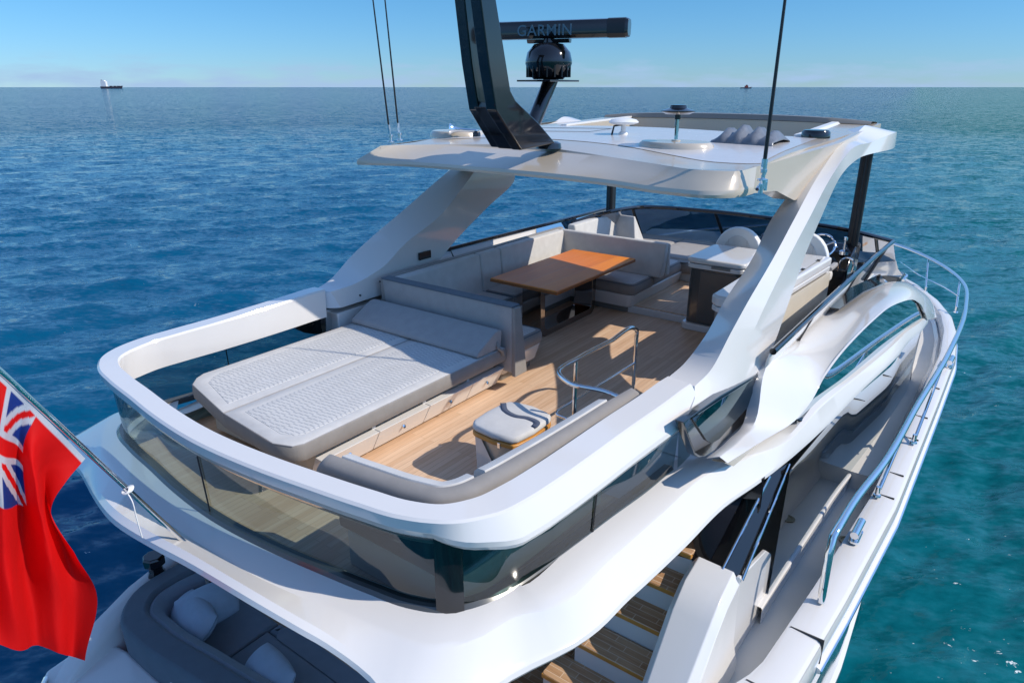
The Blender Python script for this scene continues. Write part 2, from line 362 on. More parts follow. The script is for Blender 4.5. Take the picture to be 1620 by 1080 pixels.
    ge = N(t, 'ShaderNodeNewGeometry'); ad_ = N(t, 'ShaderNodeVectorMath', operation='ADD'); t.links.new(ge.outputs['Normal'], ad_.inputs[0]); t.links.new(tot, ad_.inputs[1])
    nr_ = N(t, 'ShaderNodeVectorMath', operation='NORMALIZE'); t.links.new(ad_.outputs[0], nr_.inputs[0]); t.links.new(nr_.outputs[0], b.inputs['Normal'])
    # white flecks painted into the water colour for sun glitter and foam, starboard quarter
    d_ = N(t, 'ShaderNodeVectorMath', operation='DISTANCE'); t.links.new(co, d_.inputs[0]); d_.inputs[1].default_value = (9.3, -1.0, 0)
    mk = N(t, 'ShaderNodeMapRange'); mk.inputs['From Min'].default_value = 0.5; mk.inputs['From Max'].default_value = 5.5; mk.inputs['To Min'].default_value = 0.10; mk.inputs['To Max'].default_value = -0.06; t.links.new(d_.outputs['Value'], mk.inputs['Value'])
    mf = N(t, 'ShaderNodeMapping'); mf.inputs['Scale'].default_value = (1.0, 0.5, 1); t.links.new(mpa.outputs[0], mf.inputs[0])
    fa = noise(t, mf.outputs[0], 9.0, 5, 0.62); fb = noise(t, mf.outputs[0], 0.9, 3)
    s_ = N(t, 'ShaderNodeMath', operation='MULTIPLY_ADD'); t.links.new(fb, s_.inputs[0]); s_.inputs[1].default_value = 0.35; t.links.new(fa, s_.inputs[2])
    s2_ = N(t, 'ShaderNodeMath', operation='ADD'); t.links.new(s_.outputs[0], s2_.inputs[0]); t.links.new(mk.outputs[0], s2_.inputs[1])
    fr_ = N(t, 'ShaderNodeMapRange'); fr_.inputs['From Min'].default_value = 0.855; fr_.inputs['From Max'].default_value = 0.885; t.links.new(s2_.outputs[0], fr_.inputs['Value'])
    mx = N(t, 'ShaderNodeMix', data_type='RGBA'); t.links.new(fr_.outputs[0], mx.inputs[0]); t.links.new(c, mx.inputs[6]); mx.inputs[7].default_value = (.62, .68, .68, 1); t.links.new(mx.outputs[2], b.inputs['Base Color'])
    me.materials.append(m)
    return tag(o, kind='structure')
make_sea()

# ------------------------------------------------------------------ the yacht
yacht = empty('motor_yacht', (9.5, YC, SEAZ), 'large white flybridge motor yacht with grey hardtop, filling the foreground', 'yacht')

# ---- hull: half beam at the gunwale by station
def half(x): return float(np.interp(x, [1.05, 1.72, 2.1, 2.54, 3.2, 4.0, 4.6, 5.9, 7.8, 11.3, 13.2, 14.5, 15.4, 16.3, 17.2, 18.0, 18.8, 19.6], [1.60, 1.90, 2.07, 2.2, 2.62, 3.18, 3.42, 3.53, 3.65, 3.70, 3.72, 3.62, 3.45, 3.12, 2.62, 1.98, 1.12, 0.05]))
def gz(x): return float(np.interp(x, [1.0, 1.7, 3.0, 6, 11, 14, 16, 18, 19.6], [-1.75, -1.47, -1.34, -1.30, -1.28, -1.2, -1.1, -0.98, -0.88]))
XS = np.r_[np.linspace(1.05, 14, 48), np.linspace(14.3, 19.6, 26)]
def hullsec(x, s):
    h = half(x); g = gz(x); y = lambda d: YC - s*max(0.02, d)
    fl = float(np.interp(x, [0.9, 8, 14, 19.6], [0.22, 0.26, 0.55, 1.6])); k = min(1, h/1.2)
    return [(x, y(h), g-0.02), (x, y(h+0.015), g-0.10), (x, y(h+0.005), g-0.32), (x, y(h-0.05*k), g-0.62), (x, y(h-fl*0.62*k), g-1.3)], \
           [(x, y(h-fl*0.62*k), g-1.3), (x, y(h-fl*0.85*k), g-1.9), (x, y(h-fl*1.0*k), -3.86)], \
           [(x, y(h-fl*1.0*k), -3.86), (x, y(h-fl*1.0*k+0.05), -3.89), (x, y(h-fl*1.0*k+0.05), -3.95), (x, y(h-fl*1.0*k-0.05), -4.0), (x, y(h-fl*1.0*k-0.5), -4.6)]
mb = MB(); mb2 = MB(); mb3 = MB()
for s in (1, -1):
    secs = [hullsec(x, s) for x in XS]
    mb.quadgrid([a for a, b, c in secs]); mb2.quadgrid([b for a, b, c in secs]); mb3.quadgrid([c for a, b, c in secs])
hull = mb.build('hull', GEL, yacht, ang=40)
NAVY = simple('dark_blue_hull_paint', (0.006, 0.035, 0.042), 0.08, 0, 0.1, coat=0.6)
mb2.build('lower_hull', NAVY, yacht, ang=40); mb3.build('spray_rail', GEL, yacht, ang=40)
# bulwark: cap and inner side
def bulw(s, x0, x1, n=60):
    rows = []
    for x in np.linspace(x0, x1, n):
        h = half(x); g = gz(x); wd = float(np.interp(x, [2, 5, 12, 15, 19.6], [0.32, 0.30, 0.26, 0.22, 0.16])); wd = min(wd, max(0.02, h*0.8))
        zb = deckz(x); y = lambda d: YC - s*max(0.0, d)
        rows.append([(x, y(h), g-0.03), (x, y(h-0.012), g-0.003), (x, y(h-0.04), g+0.012), (x, y(h-wd+0.05), g+0.03), (x, y(h-wd+0.012), g+0.02), (x, y(h-wd), g-0.015), (x, y(h-wd-0.01), g-0.2), (x, y(h-wd-0.05), zb+0.06), (x, y(h-wd-0.10), zb+0.004)])
    return rows
def deckz(x): return float(np.interp(x, [2, 8.72, 8.75, 12.0, 13.5, 15.5, 18.5, 19.6], [-1.75, -1.75, -1.53, -1.50, -1.46, -1.33, -1.2, -1.15]))
g0 = MB()
for s in (1, -1): g0.quadgrid(bulw(s, 2.6, 19.58, 90))
gun = g0.build('bulwark', GEL, yacht, ang=40)
for xx, n in ((3.52, 1), (4.42, 1), (5.2, 1)):
    h = half(xx); q = MB(); q.box(xx, xx+0.012, YC-h-0.018, YC-h+0.26, gz(xx)-0.30, gz(xx)+0.034); q.build('gate_seam', RUBBER, gun)
for xx in (7.9, 8.5, 9.6, 10.4, 11.6):
    h = half(xx); q = MB(); q.box(xx, xx+0.008, YC-h+.05, YC-h+0.20, gz(xx)+.0, gz(xx)+0.033); q.build('cap_seam', RUBBER, gun)
for zz, x0 in ((-1.72, 4.50), (-2.02, 4.30)):
    q = MB(); q.box(x0, x0+0.05, YC-half(x0)-0.022, YC-half(x0)+0.05, zz-0.03, zz+0.12); q.build('gate_hinge', RUBBER, gun, bevel=0.01)
# rub rail: white moulding with a steel strip
for s in (1, -1):
    w1 = MB(); w2 = MB(); xs = np.linspace(5.15, 19.3, 60)
    w1.tube([(x, YC-s*(half(x)+0.012), gz(x)-0.25) for x in xs], 0.035, 8); w2.tube([(x, YC-s*(half(x)+0.042), gz(x)-0.255) for x in xs], 0.018, 8)
    rb = w1.build('rub_rail', GEL, yacht); w2.build('steel_strip', CHROME, rb)
# side deck and foredeck
dk = MB(); dx = np.r_[np.linspace(2.6, 8.72, 14), np.linspace(8.75, 19.4, 40)]
for s in (1, -1):
    dk.quadgrid([[(x, YC-s*max(0.0, half(x)-0.28), deckz(x)), (x, YC-s*max(0.0, half(x)-0.5), deckz(x)), (x, YC-s*(2.78 if x < 5.5 else 0.0), deckz(x))] for x in dx])
dk.build('side_deck', GELN, yacht, ang=30)
for (x, y) in ((7.50, 0.80),):
    q = MB(); q.lathe((x, y, -1.747), [(0.0, 0.0), (0.075, 0.0), (0.078, 0.012), (0.055, 0.013), (0.05, 0.006), (0.0, 0.006)], 20)
    q.build('deck_drain', simple('bronze_drain', (0.16, 0.13, 0.08), 0.4, 0.7), yacht)

# ---- superstructure side: vertical mirror glass wall, sill below it, dark raked pillar at its aft end
def ywall(x): return 0.957*float(np.interp(x, [4.9, 6.2, 8.1, 10.2, 12, 13.2, 14.2, 15.0], [1.27, 1.22, 1.13, 0.95, 0.86, 1.02, 1.5, 2.4]))
for s, nm in ((1, 0), (-1, 0)):
    f = (lambda y: y) if s == 1 else (lambda y: 2*YC-y)
    q = MB(); xs = np.linspace(5.85, 12.6, 30)
    q.quadgrid([[(x, f(ywall(x)+.012), -1.58), (x, f(ywall(x)-.005), float(np.interp(x, [5.85, 9, 12.3], [-.16, -.22, -.36])))] for x in xs]); sw = q.build('saloon_window', MIRROR, yacht)
    q = MB()
    q.quadgrid([[(x, f(ywall(x)+0.08), -1.555), (x, f(ywall(x)+0.0), -1.56), (x, f(ywall(x)-0.012), -1.575), (x, f(ywall(x)-0.01), -1.62), (x, f(ywall(x)-0.015), deckz(x)-0.02)] for x in np.linspace(5.62, 12.8, 40)])
    q.build('window_sill', GEL, yacht)
    q = MB(); xs = np.linspace(12.4, 15.0, 14)
    q.quadgrid([[(x, f(ywall(x)-0.02), deckz(x)-0.02), (x, f(ywall(x)+0.0), -1.0), (x, f(ywall(x)+0.10), -0.55), (x, f(ywall(x)+0.3), -0.30), (x, YC, -0.12)] for x in xs])
    q.quadgrid([[(15.0, f(2.4), deckz(15)-0.02), (15.0, f(2.4), -1.0), (15.0, f(2.5), -0.55), (15.0, f(2.7), -0.3), (15, YC, -0.12)], [(15.5, YC, deckz(15)-0.02), (15.5, YC, -1.0), (15.4, YC, -0.55), (15.3, YC, -0.3), (15, YC, -0.12)]])
    q.build('deckhouse_front', GEL, yacht)
# raked glossy pillar with chrome edging (starboard, visible) between stair wall and overhang
p0 = [PY(1135, 905, 1.45), PY(1172, 917, 1.26)]
q = MB()
A = np.array(PZ(1137, 907, -0.78)); B = np.array(PZ(1172, 916, -0.80)); Cc = np.array(PZ(1216, 752, -0.16)); D = np.array(PZ(1247, 733, -0.16))
q.loft([[A, B, B+np.array([0.05, 0.10, 0]), A+np.array([0.05, 0.12, 0])], [Cc, D, D+np.array([0.05, 0.10, 0]), Cc+np.array([0.05, 0.12, 0])]])
pil = q.build('raked_pillar', BLACK, yacht, bevel=0.008)
for a, b in ((A, Cc), (B, D)):
    q = MB(); q.tube([a+np.array([-0.006, -0.012, 0]), b+np.array([-0.006, -0.012, 0])], 0.014, 8); q.build('steel_edge', CHROME, pil)
# glass between pillar and saloon (aft doors side light) behind it
q = MB(); q.quadgrid([[PZ(1086, 893, -0.74)+np.array([0.05, 0.3, 0]), PZ(1137, 907, -0.78)+np.array([0.05, 0.12, 0])], [PZ(1150, 800, -0.20)+np.array([0, 0.3, 0]), Cc+np.array([0.05, 0.12, 0])]])
q.build('side_light', BLACK, yacht, solid=0.015)

# ---- stairs from cockpit to flybridge
st = [(3.62, -1.95), (3.88, -1.70), (4.14, -1.45), (4.42, -1.20), (4.66, -0.95), (4.90, -0.70), (5.15, -0.45)]
for i, (x, z) in enumerate(st):
    y0, y1 = 1.66, 2.36
    if i < 2: y1 = 2.36+0.16*(2-i)
    q = MB(); q.prism(rrect(x-0.03, x+0.27, y0, y1, 0.03), z-0.035, z); tr = q.build('stair_tread', TEAKC, yacht, bevel=0.008)
    q = MB(); q.box(x-0.034, x+0.02, y0, y1, z-0.05, z-0.006); q.build('nosing', TEAKE, tr, bevel=0.006)
    q = MB(); q.box(x+0.0, x+0.02, y0, y1, z-0.29, z-0.05); q.build('riser', GEL, tr)
# moulded wall outboard of the stairs, with an air vent, and the wing door forward of it
mw = MB()
prof = [PY(1170, 1260, 1.28), PY(1168, 917, 1.28)]
def wallsec(x, zt, yo, yi):
    return [(x, yo, -2.15), (x, yo-0.02, -1.65), (x, yo+0.03, -1.45), (x, yo+0.05, zt-0.10), (x, yo+0.11, zt), (x, yi-0.05, zt+0.015), (x, yi, zt-0.04), (x, yi, -2.15)]
mw.loft([wallsec(3.42, -1.98, 1.26, 1.56), wallsec(3.55, -1.72, 1.24, 1.60), wallsec(3.95, -1.35, 1.20, 1.64), wallsec(4.4, -0.92, 1.18, 1.65), wallsec(4.62, -0.78, 1.18, 1.65), wallsec(4.93, -0.74, 1.19, 1.66)])
sw = mw.build('stair_wall', GEL, yacht, bevel=0.02, ang=30)
for k in range(5):
    q = MB(); z = -1.72-0.055*k; q.box(3.62+0.02*k, 4.05, 1.205, 1.23, z, z+0.038); q.build('vent_louvre', WPLAST, sw, bevel=0.008)
q = MB()
W = [PY(1172, 914, 1.235), PY(1219, 873, 1.185), PY(1227, 878, 1.18), PY(1227, 905, 1.18), PY(1222, 965, 1.18)]
poly = [(W[0][0], W[0][2]), (W[1][0], W[1][2]), (W[2][0], W[2][2]), (W[3][0], W[3][2]), (W[4][0]+0.08, -1.35), (W[4][0]+0.08, -2.14), (W[0][0]+0.0, -2.14)]
q.loft([[(a, 1.235-0.02*(a-5), b) for a, b in poly], [(a, 1.275-0.02*(a-5), b) for a, b in poly]])
q.build('wing_door', GEL, yacht, bevel=0.012)
# house side behind the stairs, and saloon aft bulkhead
q = MB(); q.box(5.45, 5.5, 1.3, 6.8, -2.15, -0.1); q.build('aft_bulkhead', BLACK, yacht)
q = MB(); q.box(5.46, 5.52, 1.3, 1.75, -2.15, -0.1); q.build('house_corner', GEL, yacht, bevel=0.02)

# ---- cockpit: floor, side and transom
q = MB(); q.prism([(2.0, 1.65), (5.44, 1.65), (5.44, 6.6), (2.0, 6.6)], -2.25, -2.2); q.build('cockpit_floor', TEAKC, yacht)
q = MB()
tp = [(1.12, 1.6), (1.12, 5.75), (1.25, 5.95), (1.72, 6.02), (1.80, 5.6), (1.80, 1.6)]
q.prism(tp, -3.6, -1.62); q.build('transom', GEL, yacht, bevel=0.05)
q = MB(); q.tube([(1.42, 2.0, -1.61), (1.42, 3.8, -1.61), (1.47, 5.3, -1.61)], 0.022, 8); q.build('transom_handrail', simple('blue_grey_steel', (0.25, 0.28, 0.32), 0.2, 0.9), yacht)
q = MB(); q.tube(crm([(1.0, 5.35, -1.60), (1.10, 5.62, -1.56), (1.22, 5.82, -1.6)], 12), 0.02, 8); q.build('transom_handrail', CHROME, yacht)
q = MB(); rows = []
for x, z, yo, yi in ((1.12, -1.66, 5.72, 5.50), (1.42, -1.52, 5.88, 5.62), (1.72, -1.44, 6.02, 5.74), (2.1, -1.41, 6.19, 5.92), (2.54, -1.40, 6.32, 6.06), (3.2, -1.36, 6.68, 6.4), (4.0, -1.32, 7.2, 6.9)):
    rows.append([(x, yo+0.02, z-1.2), (x, yo, z-0.08), (x, yo-0.05, z), (x, yi+0.06, z), (x, yi, z-0.06), (x, yi-0.06, z-0.8)])
q.loft(rows); q.build('quarter_bulwark', GEL, yacht, ang=50)
q = MB(); q.lathe((2.36, 6.10, -1.55), [(0.085, 0), (0.085, 0.16), (0.065, 0.20), (0.065, 0.24), (0.10, 0.27), (0.105, 0.35), (0.09, 0.37), (0, 0.37)], 8)
q.build('mooring_winch', BLACK, yacht, bevel=0.006)
q = MB(); q.tube([(1.75, 6.0, -1.72), (2.25, 6.12, -1.66)], 0.03, 8); q.build('quarter_rail', BLACKM, yacht)
# ------------------------------------------------------------------ flybridge deck, overhang, coaming, glass
q = MB(); q.prism([(2.25, 2.0), (4.3, 1.95), (4.3, 2.62), (6.1, 2.62), (6.1, 1.80), (8.74, 1.80), (8.74, 6.3), (2.25, 6.1)], -0.04, 0.0); flo = q.build('fly_floor', TEAK, yacht)
q = MB(); q.box(8.72, 8.80, 1.9, 6.2, -0.02, 0.095); q.build('floor_step', GEL, yacht, bevel=0.01)
q = MB(); q.prism([(8.76, 1.75), (12.4, 1.75), (12.4, 6.3), (8.76, 6.3)], 0.06, 0.11); q.build('helm_floor', TEAK, yacht)
# inner edge of the coaming, port side round the stern to starboard
HALFIN = [(4.74, 1.97), (4.3, 1.99), (3.8, 2.02), (3.35, 2.04), (3.0, 2.06), (2.72, 2.09), (2.52, 2.15), (2.39, 2.24), (2.31, 2.40), (2.26, 2.65), (2.20, 3.05), (2.15, 3.45), (2.115, 4.05)]
full = [(x, 2*YC-y) for x, y in HALFIN] + [(x, y) for x, y in HALFIN[::-1][1:]]
def dzst(x): return -0.10*float(np.clip((4.6-x)/1.9, 0, 1))
full = [(x*(CAMH-.95-dzst(x))/(CAMH-.95), y*(CAMH-.95-dzst(x))/(CAMH-.95)) for x, y in full]
full = [(x, y+(0.09*float(np.clip((3.6-x)/1.0, 0, 1)) if y > 5.4 else 0)) for x, y in full]
PATH = crm([(x, y, 0) for x, y in full], 220)
TAN = np.gradient(PATH, axis=0); TAN /= np.linalg.norm(TAN, axis=1)[:, None]
NOR = np.stack([TAN[:, 1], -TAN[:, 0], 0*TAN[:, 0]], 1)
if (PATH[110]+NOR[110])[0] > PATH[110][0]: NOR = -NOR
def sternness(i):                       # 1 at the stern, 0 along the sides
    return float(np.clip((abs(NOR[i][0])-0.25)/0.6, 0, 1))
SIDE = [(0.02, .62), (0.0, .935), (0.012, .955), (0.205, .946), (0.222, .936), (0.315, .780), (0.323, .745), (0.30, .70), (0.12, .63)]
STERN = [(0.02, .64), (0.0, .935), (0.012, .954), (0.155, .951), (0.173, .936), (0.166, .86), (0.14, .80), (0.11, .765), (0.05, .70)]
def zsh(z, x): return z + dzst(x)*min(1.25, max(0, (z-0.13)/0.6))
def sec(i, A, B):
    k = sternness(i); return [PATH[i]+NOR[i]*((1-k)*a[0]+k*b[0])+np.array([0, 0, zsh((1-k)*a[1]+k*b[1], PATH[i][0])]) for a, b in zip(A, B)]
q = MB(); q.loft([sec(i, SIDE, STERN) for i in range(len(PATH))]); coam = q.build('coaming', GEL, yacht, ang=18)
# glass band under it: panels split at the seams
GP = [(0.13, .16), (0.155, .72)]; GS = [(0.08, .15), (0.10, .74)]
ex = crm([(4.74, 1.97, 0), (5.2, 1.95, 0), (5.7, 1.95, 0)], 10)
def seg_panel(i0, i1, name='glass_panel'):
    q = MB(); q.quadgrid([sec(i, GP, GS) for i in range(i0, i1+1)]); return q.build(name, GLASS, yacht)
def near(x, y): return int(np.argmin((PATH[:, 0]-x)**2+(PATH[:, 1]-y)**2))
ic = near(2.50, 2.36); ia = near(2.22, 4.33); ip = near(3.55, 6.08); isb = near(3.62, 2.03)
for a, b in ((0, ip), (ip, ia), (ia, ic-1), (ic+2, isb), (isb, len(PATH)-1)):
    g = seg_panel(a, b)
for s in (0, 1):
    f = (lambda y: y) if s == 0 else (lambda y: 2*YC-y)
    q = MB(); q.quadgrid([[(x, f(1.81), .17), (x, f(1.84), .66)] for x in np.linspace(4.74, 5.0, 4)]); q.build('glass_panel', GLASS, yacht)
for k in (ip, ia, isb):
    q = MB(); a, b = sec(k, GP, GS); q.tube([a+NOR[k]*0.008, b+NOR[k]*0.008], 0.006, 6); q.build('glass_seam', BLACKM, yacht)
q = MB()
q.loft([[PATH[i]+NOR[i]*o+np.array([0, 0, z]) for i, o in [(ic-1, 0.11), (ic-1, .128), (ic, .142), (ic+1, .145), (ic+2, .14), (ic+2, .08), (ic-1, .06)]] for z in (0.13, 0.4, 0.68)])
q.build('corner_pillar', BLACK, yacht, ang=60)
q = MB(); FP = [(0.05, .11), (0.05, .175), (0.115, .18), (0.14, .15), (0.145, .11)]; q.loft([sec(i, FP, FP) for i in range(len(PATH))]); q.build('glass_base', GUN, yacht)

# overhang (edge of the fly deck) round the stern and down both sides
def overhang_loop():
    EF = [((900, 1030), -.13, 1.935), ((1000, 945), -.13, 1.89), ((1080, 870), -.13, 1.855), ((1150, 800), -.13, 1.77), ((1198, 767), -.13, 1.56), ((1245, 731), -.13, None), ((1302, 680), -.13, None), ((1354, 627), -.14, None), ((1421, 563), -.17, None), ((1439, 540), -.20, None), ((1458, 524), -.25, None), ((1468, 511), -.30, None)]
    fwd = []
    for px, z, yi in EF:
        c = PZ(*px, z); yi = yi if yi else max(c[1]+.05, 1.85-.09*c[0]); fwd.append(((c[0]+.02, yi), (c[0], c[1]), z))
    rows = []
    for a, c, z in fwd[::-1]: rows.append(((a[0], 2*YC-a[1]), (c[0], 2*YC-c[1]), z))
    E_ = [((105, 700), -.10), ((130, 755), -.04), ((152, 796), .06), ((180, 830), .14), ((240, 868), .20), ((300, 900), .23), ((400, 960), .22), ((470, 1001), .17), ((520, 1030), .11), ((580, 1075), .02), ((640, 1135), -.07), ((740, 1120), -.12), ((820, 1070), -.13)]
    I_ = [(2.9, 6.18), (2.52, 6.02), (2.36, 5.75), (2.27, 5.3), (2.22, 4.8), (2.2, 4.35), (2.21, 3.85), (2.24, 3.4), (2.28, 2.95), (2.34, 2.55), (2.43, 2.26), (2.62, 2.08), (2.80, 1.97)]
    for (px, z), a in zip(E_, I_):
        k = near(*a); ii = PATH[k]+NOR[k]*0.12; c = PZ(*px, z); rows.append(((ii[0], ii[1]), (c[0], c[1]), z))
    for a, c, z in fwd: rows.append((a, c, z))
    R_out = []
    for a, c, z in rows:
        a = np.array(a); c = np.array(c); x = a[0]
        zi = 0.15 if x < 5 else (0.15*(1-min(1, (x-5)/1.3))+0.03*min(1, (x-5)/1.3)) if x < 6.3 else float(np.interp(x, [6.45, 7.59, 8.9, 10.29, 11.72], [.15, .075, .015, -.035, -.165]))
        tz = z+0.045; wl = min(1, np.linalg.norm(c-a)/.35)**2
        P_ = lambda k, zz: (*(a+(c-a)*k), zz)
        zc = zi+(tz-zi)*0.10; ou = (c-a)/max(.05, np.linalg.norm(c-a))
        R_out.append([((a[0], a[1]+(.05 if a[1] < YC else -.05), zi-.05) if x > 6.2 else (*(a-ou*0.10), zi+0.004)), P_(0, zi), P_(.42, zc), P_(.50, zc-.012*min(1, max(0, (.08-z)/.15))), P_(.88, tz+.012), P_(.97, tz-.01), P_(1.0, tz-.04), P_(.95, z-.03*wl), P_(.4, z-.09*wl), (*(a-ou*.15), z-.12*wl)])
    R0 = np.array(R_out); n = 240
    return [list(r) for r in crmg(R0, n)]
q = MB(); q.quadgrid(overhang_loop()); q.build('overhang', GEL, yacht, ang=22)
q = MB(); q.prism([(2.3, 2.2), (2.7, 1.95), (5.6, 1.95), (5.6, 6.15), (2.7, 6.15), (2.3, 5.9)], -0.11, -0.06); q.build('fly_deck_slab', GEL, yacht)
q = MB(); q.prism([(5.3, 1.55), (6.3, 1.45), (12.0, 1.3), (12.0, 6.8), (6.3, 6.65), (5.3, 6.55)], -0.2, -0.05); q.build('house_roof', GEL, yacht)

# ---- sculpted arch / shoulder along the superstructure, mirrored to port
PW = (.09, 1, 0, 1.80)
L0px = [(1151, 732), (1205, 698), (1260, 663), (1275, 646), (1306, 594), (1344, 545), (1383, 506), (1413, 483), (1440, 474), (1455, 480), (1463, 494), (1468, 506)]
L2px = [(1138, 722, 1.44), (1172, 692, 1.46), (1200, 648, 1.48), (1206, 600, 1.54), (1260, 541, 1.63), (1314, 488, 1.66), (1358, 462, 1.52), (1400, 447, 1.34), (1430, 446, 1.14), (1455, 459, 0.98), (1474, 478, .87), (1483, 504, .81)]
A0 = [PL(*p, *PW) for p in L0px]; A2 = [PY(*p) for p in L2px]
AG = crmg([[a, c] for a, c in zip(A0, A2)], 80)
L0 = AG[:, 0]; L2 = AG[:, 1]
rows = []
for a, c in zip(L0, L2):
    d = np.linalg.norm(c-a); t0 = float(np.clip((a[0]-5.4)/3.0, 0, 1)); amp = 0.05*min(1, d/0.5)*t0*t0*(3-2*t0)
    prof = [(0, 0), (.06, .30), (.16, .62), (.32, .93), (.5, 1.0), (.7, .72), (.86, .36), (1, 0)]
    bd = np.array([0, -0.75, 0.75])
    rows.append([a+np.array([0, .02, .004]), a+np.array([0, .008, .001])]+[a*(1-k)+c*k+bd*(amp*b_) for k, b_ in prof]+[c+np.array([0, .10, -.05])])
q = MB(); q.quadgrid(rows); q.build('side_arch', GEL, yacht, ang=60)
NF = int(np.argmin(np.abs(L0[:, 0]-A0[3][0])))
q = MB(); q.quadgrid([[a+np.array([0, .02, -.006]), a+np.array([0, .12, -.11*min(1, i_/5+.2)]), np.array([a[0]+.05*max(0, 1-i_/4), a[1]+.13, min(a[2]-.12*min(1, i_/5+.25), a[2]-(a[2]-.13)*min(1, i_/4))])] for i_, a in enumerate(L0[:NF])]); q.build('arch_recess', CHAMP, yacht, ang=60)
q = MB(); q.quadgrid([[mir(p) for p in r] for r in rows]); q.build('side_arch', GEL, yacht, ang=60)
# side window inside the arch
bot = crm([PL(*p, .09, 1, 0, 1.852) for p in [(1262, 664), (1272, 652), (1330, 610), (1384, 566), (1430, 526), (1466, 502)]], 60)
top = crm([PL(*p, .09, 1, 0, 1.838) for p in L0px[2:]], 60)
for f in (lambda p: p, mir):
    q = MB(); q.quadgrid([[f(a-np.array([0, 0, .10])), f(a*0.5+b*0.5), f(b+np.array([0, 0, 0.03]))] for a, b in zip(bot, top)]); q.build('side_window', MIRROR, yacht)
# nav light on the arch foot
c = PZ(1261, 671, 0.03); q = MB(); q.loft([[c+np.array([a*0.10, b*0.045, z]) for a, b in ((-.5, -1), (.4, -1), (.8, 0), (.4, 1), (-.5, 1))] for z in (0, 0.07)])
q.build('navigation_light', BLACK, yacht, bevel=0.01)
# quarter window in a thick dark frame under the hardtop leg
Co = [PY(*p, 1.60) for p in [(1081, 668), (1100, 719), (1106, 723), (1116, 722), (1132, 712), (1172, 674), (1192, 652), (1199, 630), (1200, 592), (1140, 626)]]
Ci = [PY(*p, 1.585) for p in [(1096, 662), (1118, 696), (1126, 701), (1138, 694), (1166, 663), (1184, 643), (1190, 628), (1192, 600), (1140, 632)]]
for f in (lambda p: p, mir):
    q = MB(); q.loft([[f(p) for p in Co], [f(p+np.array([0, 0.07, 0])) for p in Co]]); qw = q.build('quarter_window', BLACK, yacht, bevel=0.008)
    q = MB(); q.loft([[f(p) for p in Ci], [f(p+np.array([0, 0.012, 0])) for p in Ci]]); q.build('pane', DGLASS, qw)
# fly side above the arch: wall, dark gap line, glazed rail
railp = crm([PY(1223, 556, 1.50), PY(1300, 484, 1.50), PY(1380, 410, 1.50), PY(1413, 382, 1.48)], 40)
base = crm([PY(1196, 606, 1.68), PY(1260, 540, 1.68), PY(1314, 490, 1.68), PY(1345, 462, 1.68), PY(1375, 436, 1.66)], 40)
for f in (lambda p: p, mir):
    q = MB(); q.quadgrid([[f(b), f(b*0.5+a*0.5-np.array([0, 0.0, 0.02])), f(a-np.array([0, -0.02, 0.03]))] for a, b in zip(railp, base)][:24]); q.build('fly_side', GEL, yacht, solid=0.02)
    q = MB(); q.quadgrid([[f(b), f(b*0.5+a*0.5), f(a-np.array([0, -0.01, 0.02]))] for a, b in zip(railp, base)][23:]); q.build('side_screen', GLASSD, yacht)
    q = MB(); q.tube([f(b+np.array([0, -.01, -.01])) for b in base[:30]], 0.012, 6); q.build('gap_line', RUBBER, yacht)
    q = MB(); q.tube([f(a) for a in railp], 0.032, 10); sr = q.build('side_rail', BLACK, yacht)
    for i in (9, 23, 36):
        q = MB(); q.tube([f(railp[i]), f(base[i]+np.array([0, -0.02, 0]))], 0.022, 8); q.build('rail_post', BLACKM, sr)
wp = [PY(1306, 489, 1.66), PY(1327, 492, 1.50), PY(1365, 465, 1.38), PY(1400, 450, 1.28), PY(1392, 436, 1.55), PY(1345, 458, 1.60)]
for f in (lambda p: p, mir):
    q = MB(); q.loft([[f(p+np.array([0, 0, .012])) for p in wp], [f(p+np.array([0, 0, .03])) for p in wp]]); q.build('screen_ledge', BLACK, yacht)
q = MB(); q.prism([(6.2, 1.68), (12.3, 1.68), (12.3, 1.95), (6.2, 1.95)], 0.0, 0.24); q.build('side_ledge', GEL, yacht, bevel=0.02)
q = MB(); q.prism([(4.9, 6.15), (12.3, 6.15), (12.3, 6.42), (4.9, 6.42)], -0.02, 0.62); q.build('side_ledge', GEL, yacht, bevel=0.02)
# windscreen round the front of the flybridge
tops = [PY(1413, 382, 1.48), PZ(1350, 366, .98), PZ(1230, 347, 1.02), PZ(1120, 334, 1.04), PZ(1010, 328, 1.06), PZ(975, 333, 1.06), PZ(935, 343, 1.0), PZ(905, 353, .93)]
ts = crm(tops, 60); bs = np.array([(p[0]+(0.75 if p[1] < 5.6 else 0.75*max(0, (6.0-p[1])/0.4)), p[1]+(0.0 if p[1] < 5.4 else 0.12), 0.36) for p in ts])
q = MB(); q.quadgrid([[a, a*.5+b*.5, b] for a, b in zip(ts, bs)]); ws = q.build('windscreen', GLASSD, yacht)
q = MB(); q.tube(ts, 0.035, 8); q.build('top_frame', BLACK, ws)
for i in (3, 16, 30, 45, 53):
    q = MB(); q.tube([ts[i], bs[i]], 0.028, 8); q.build('mullion', BLACKM, ws)
q = MB(); q.quadgrid([[b+np.array([-.2, 0, .02]), b+np.array([.05, 0, 0.0]), b+np.array([.55, 0, -.25]), b+np.array([1.4, 0, -.55])] for b in bs]); q.build('brow', GEL, yacht)
q = MB(); q.prism([(11.0, 1.7), (12.5, 1.9), (12.7, 4), (12.5, 6.2), (11.0, 6.3)], 0.05, 0.35); q.build('helm_plinth', BLACKM, yacht)

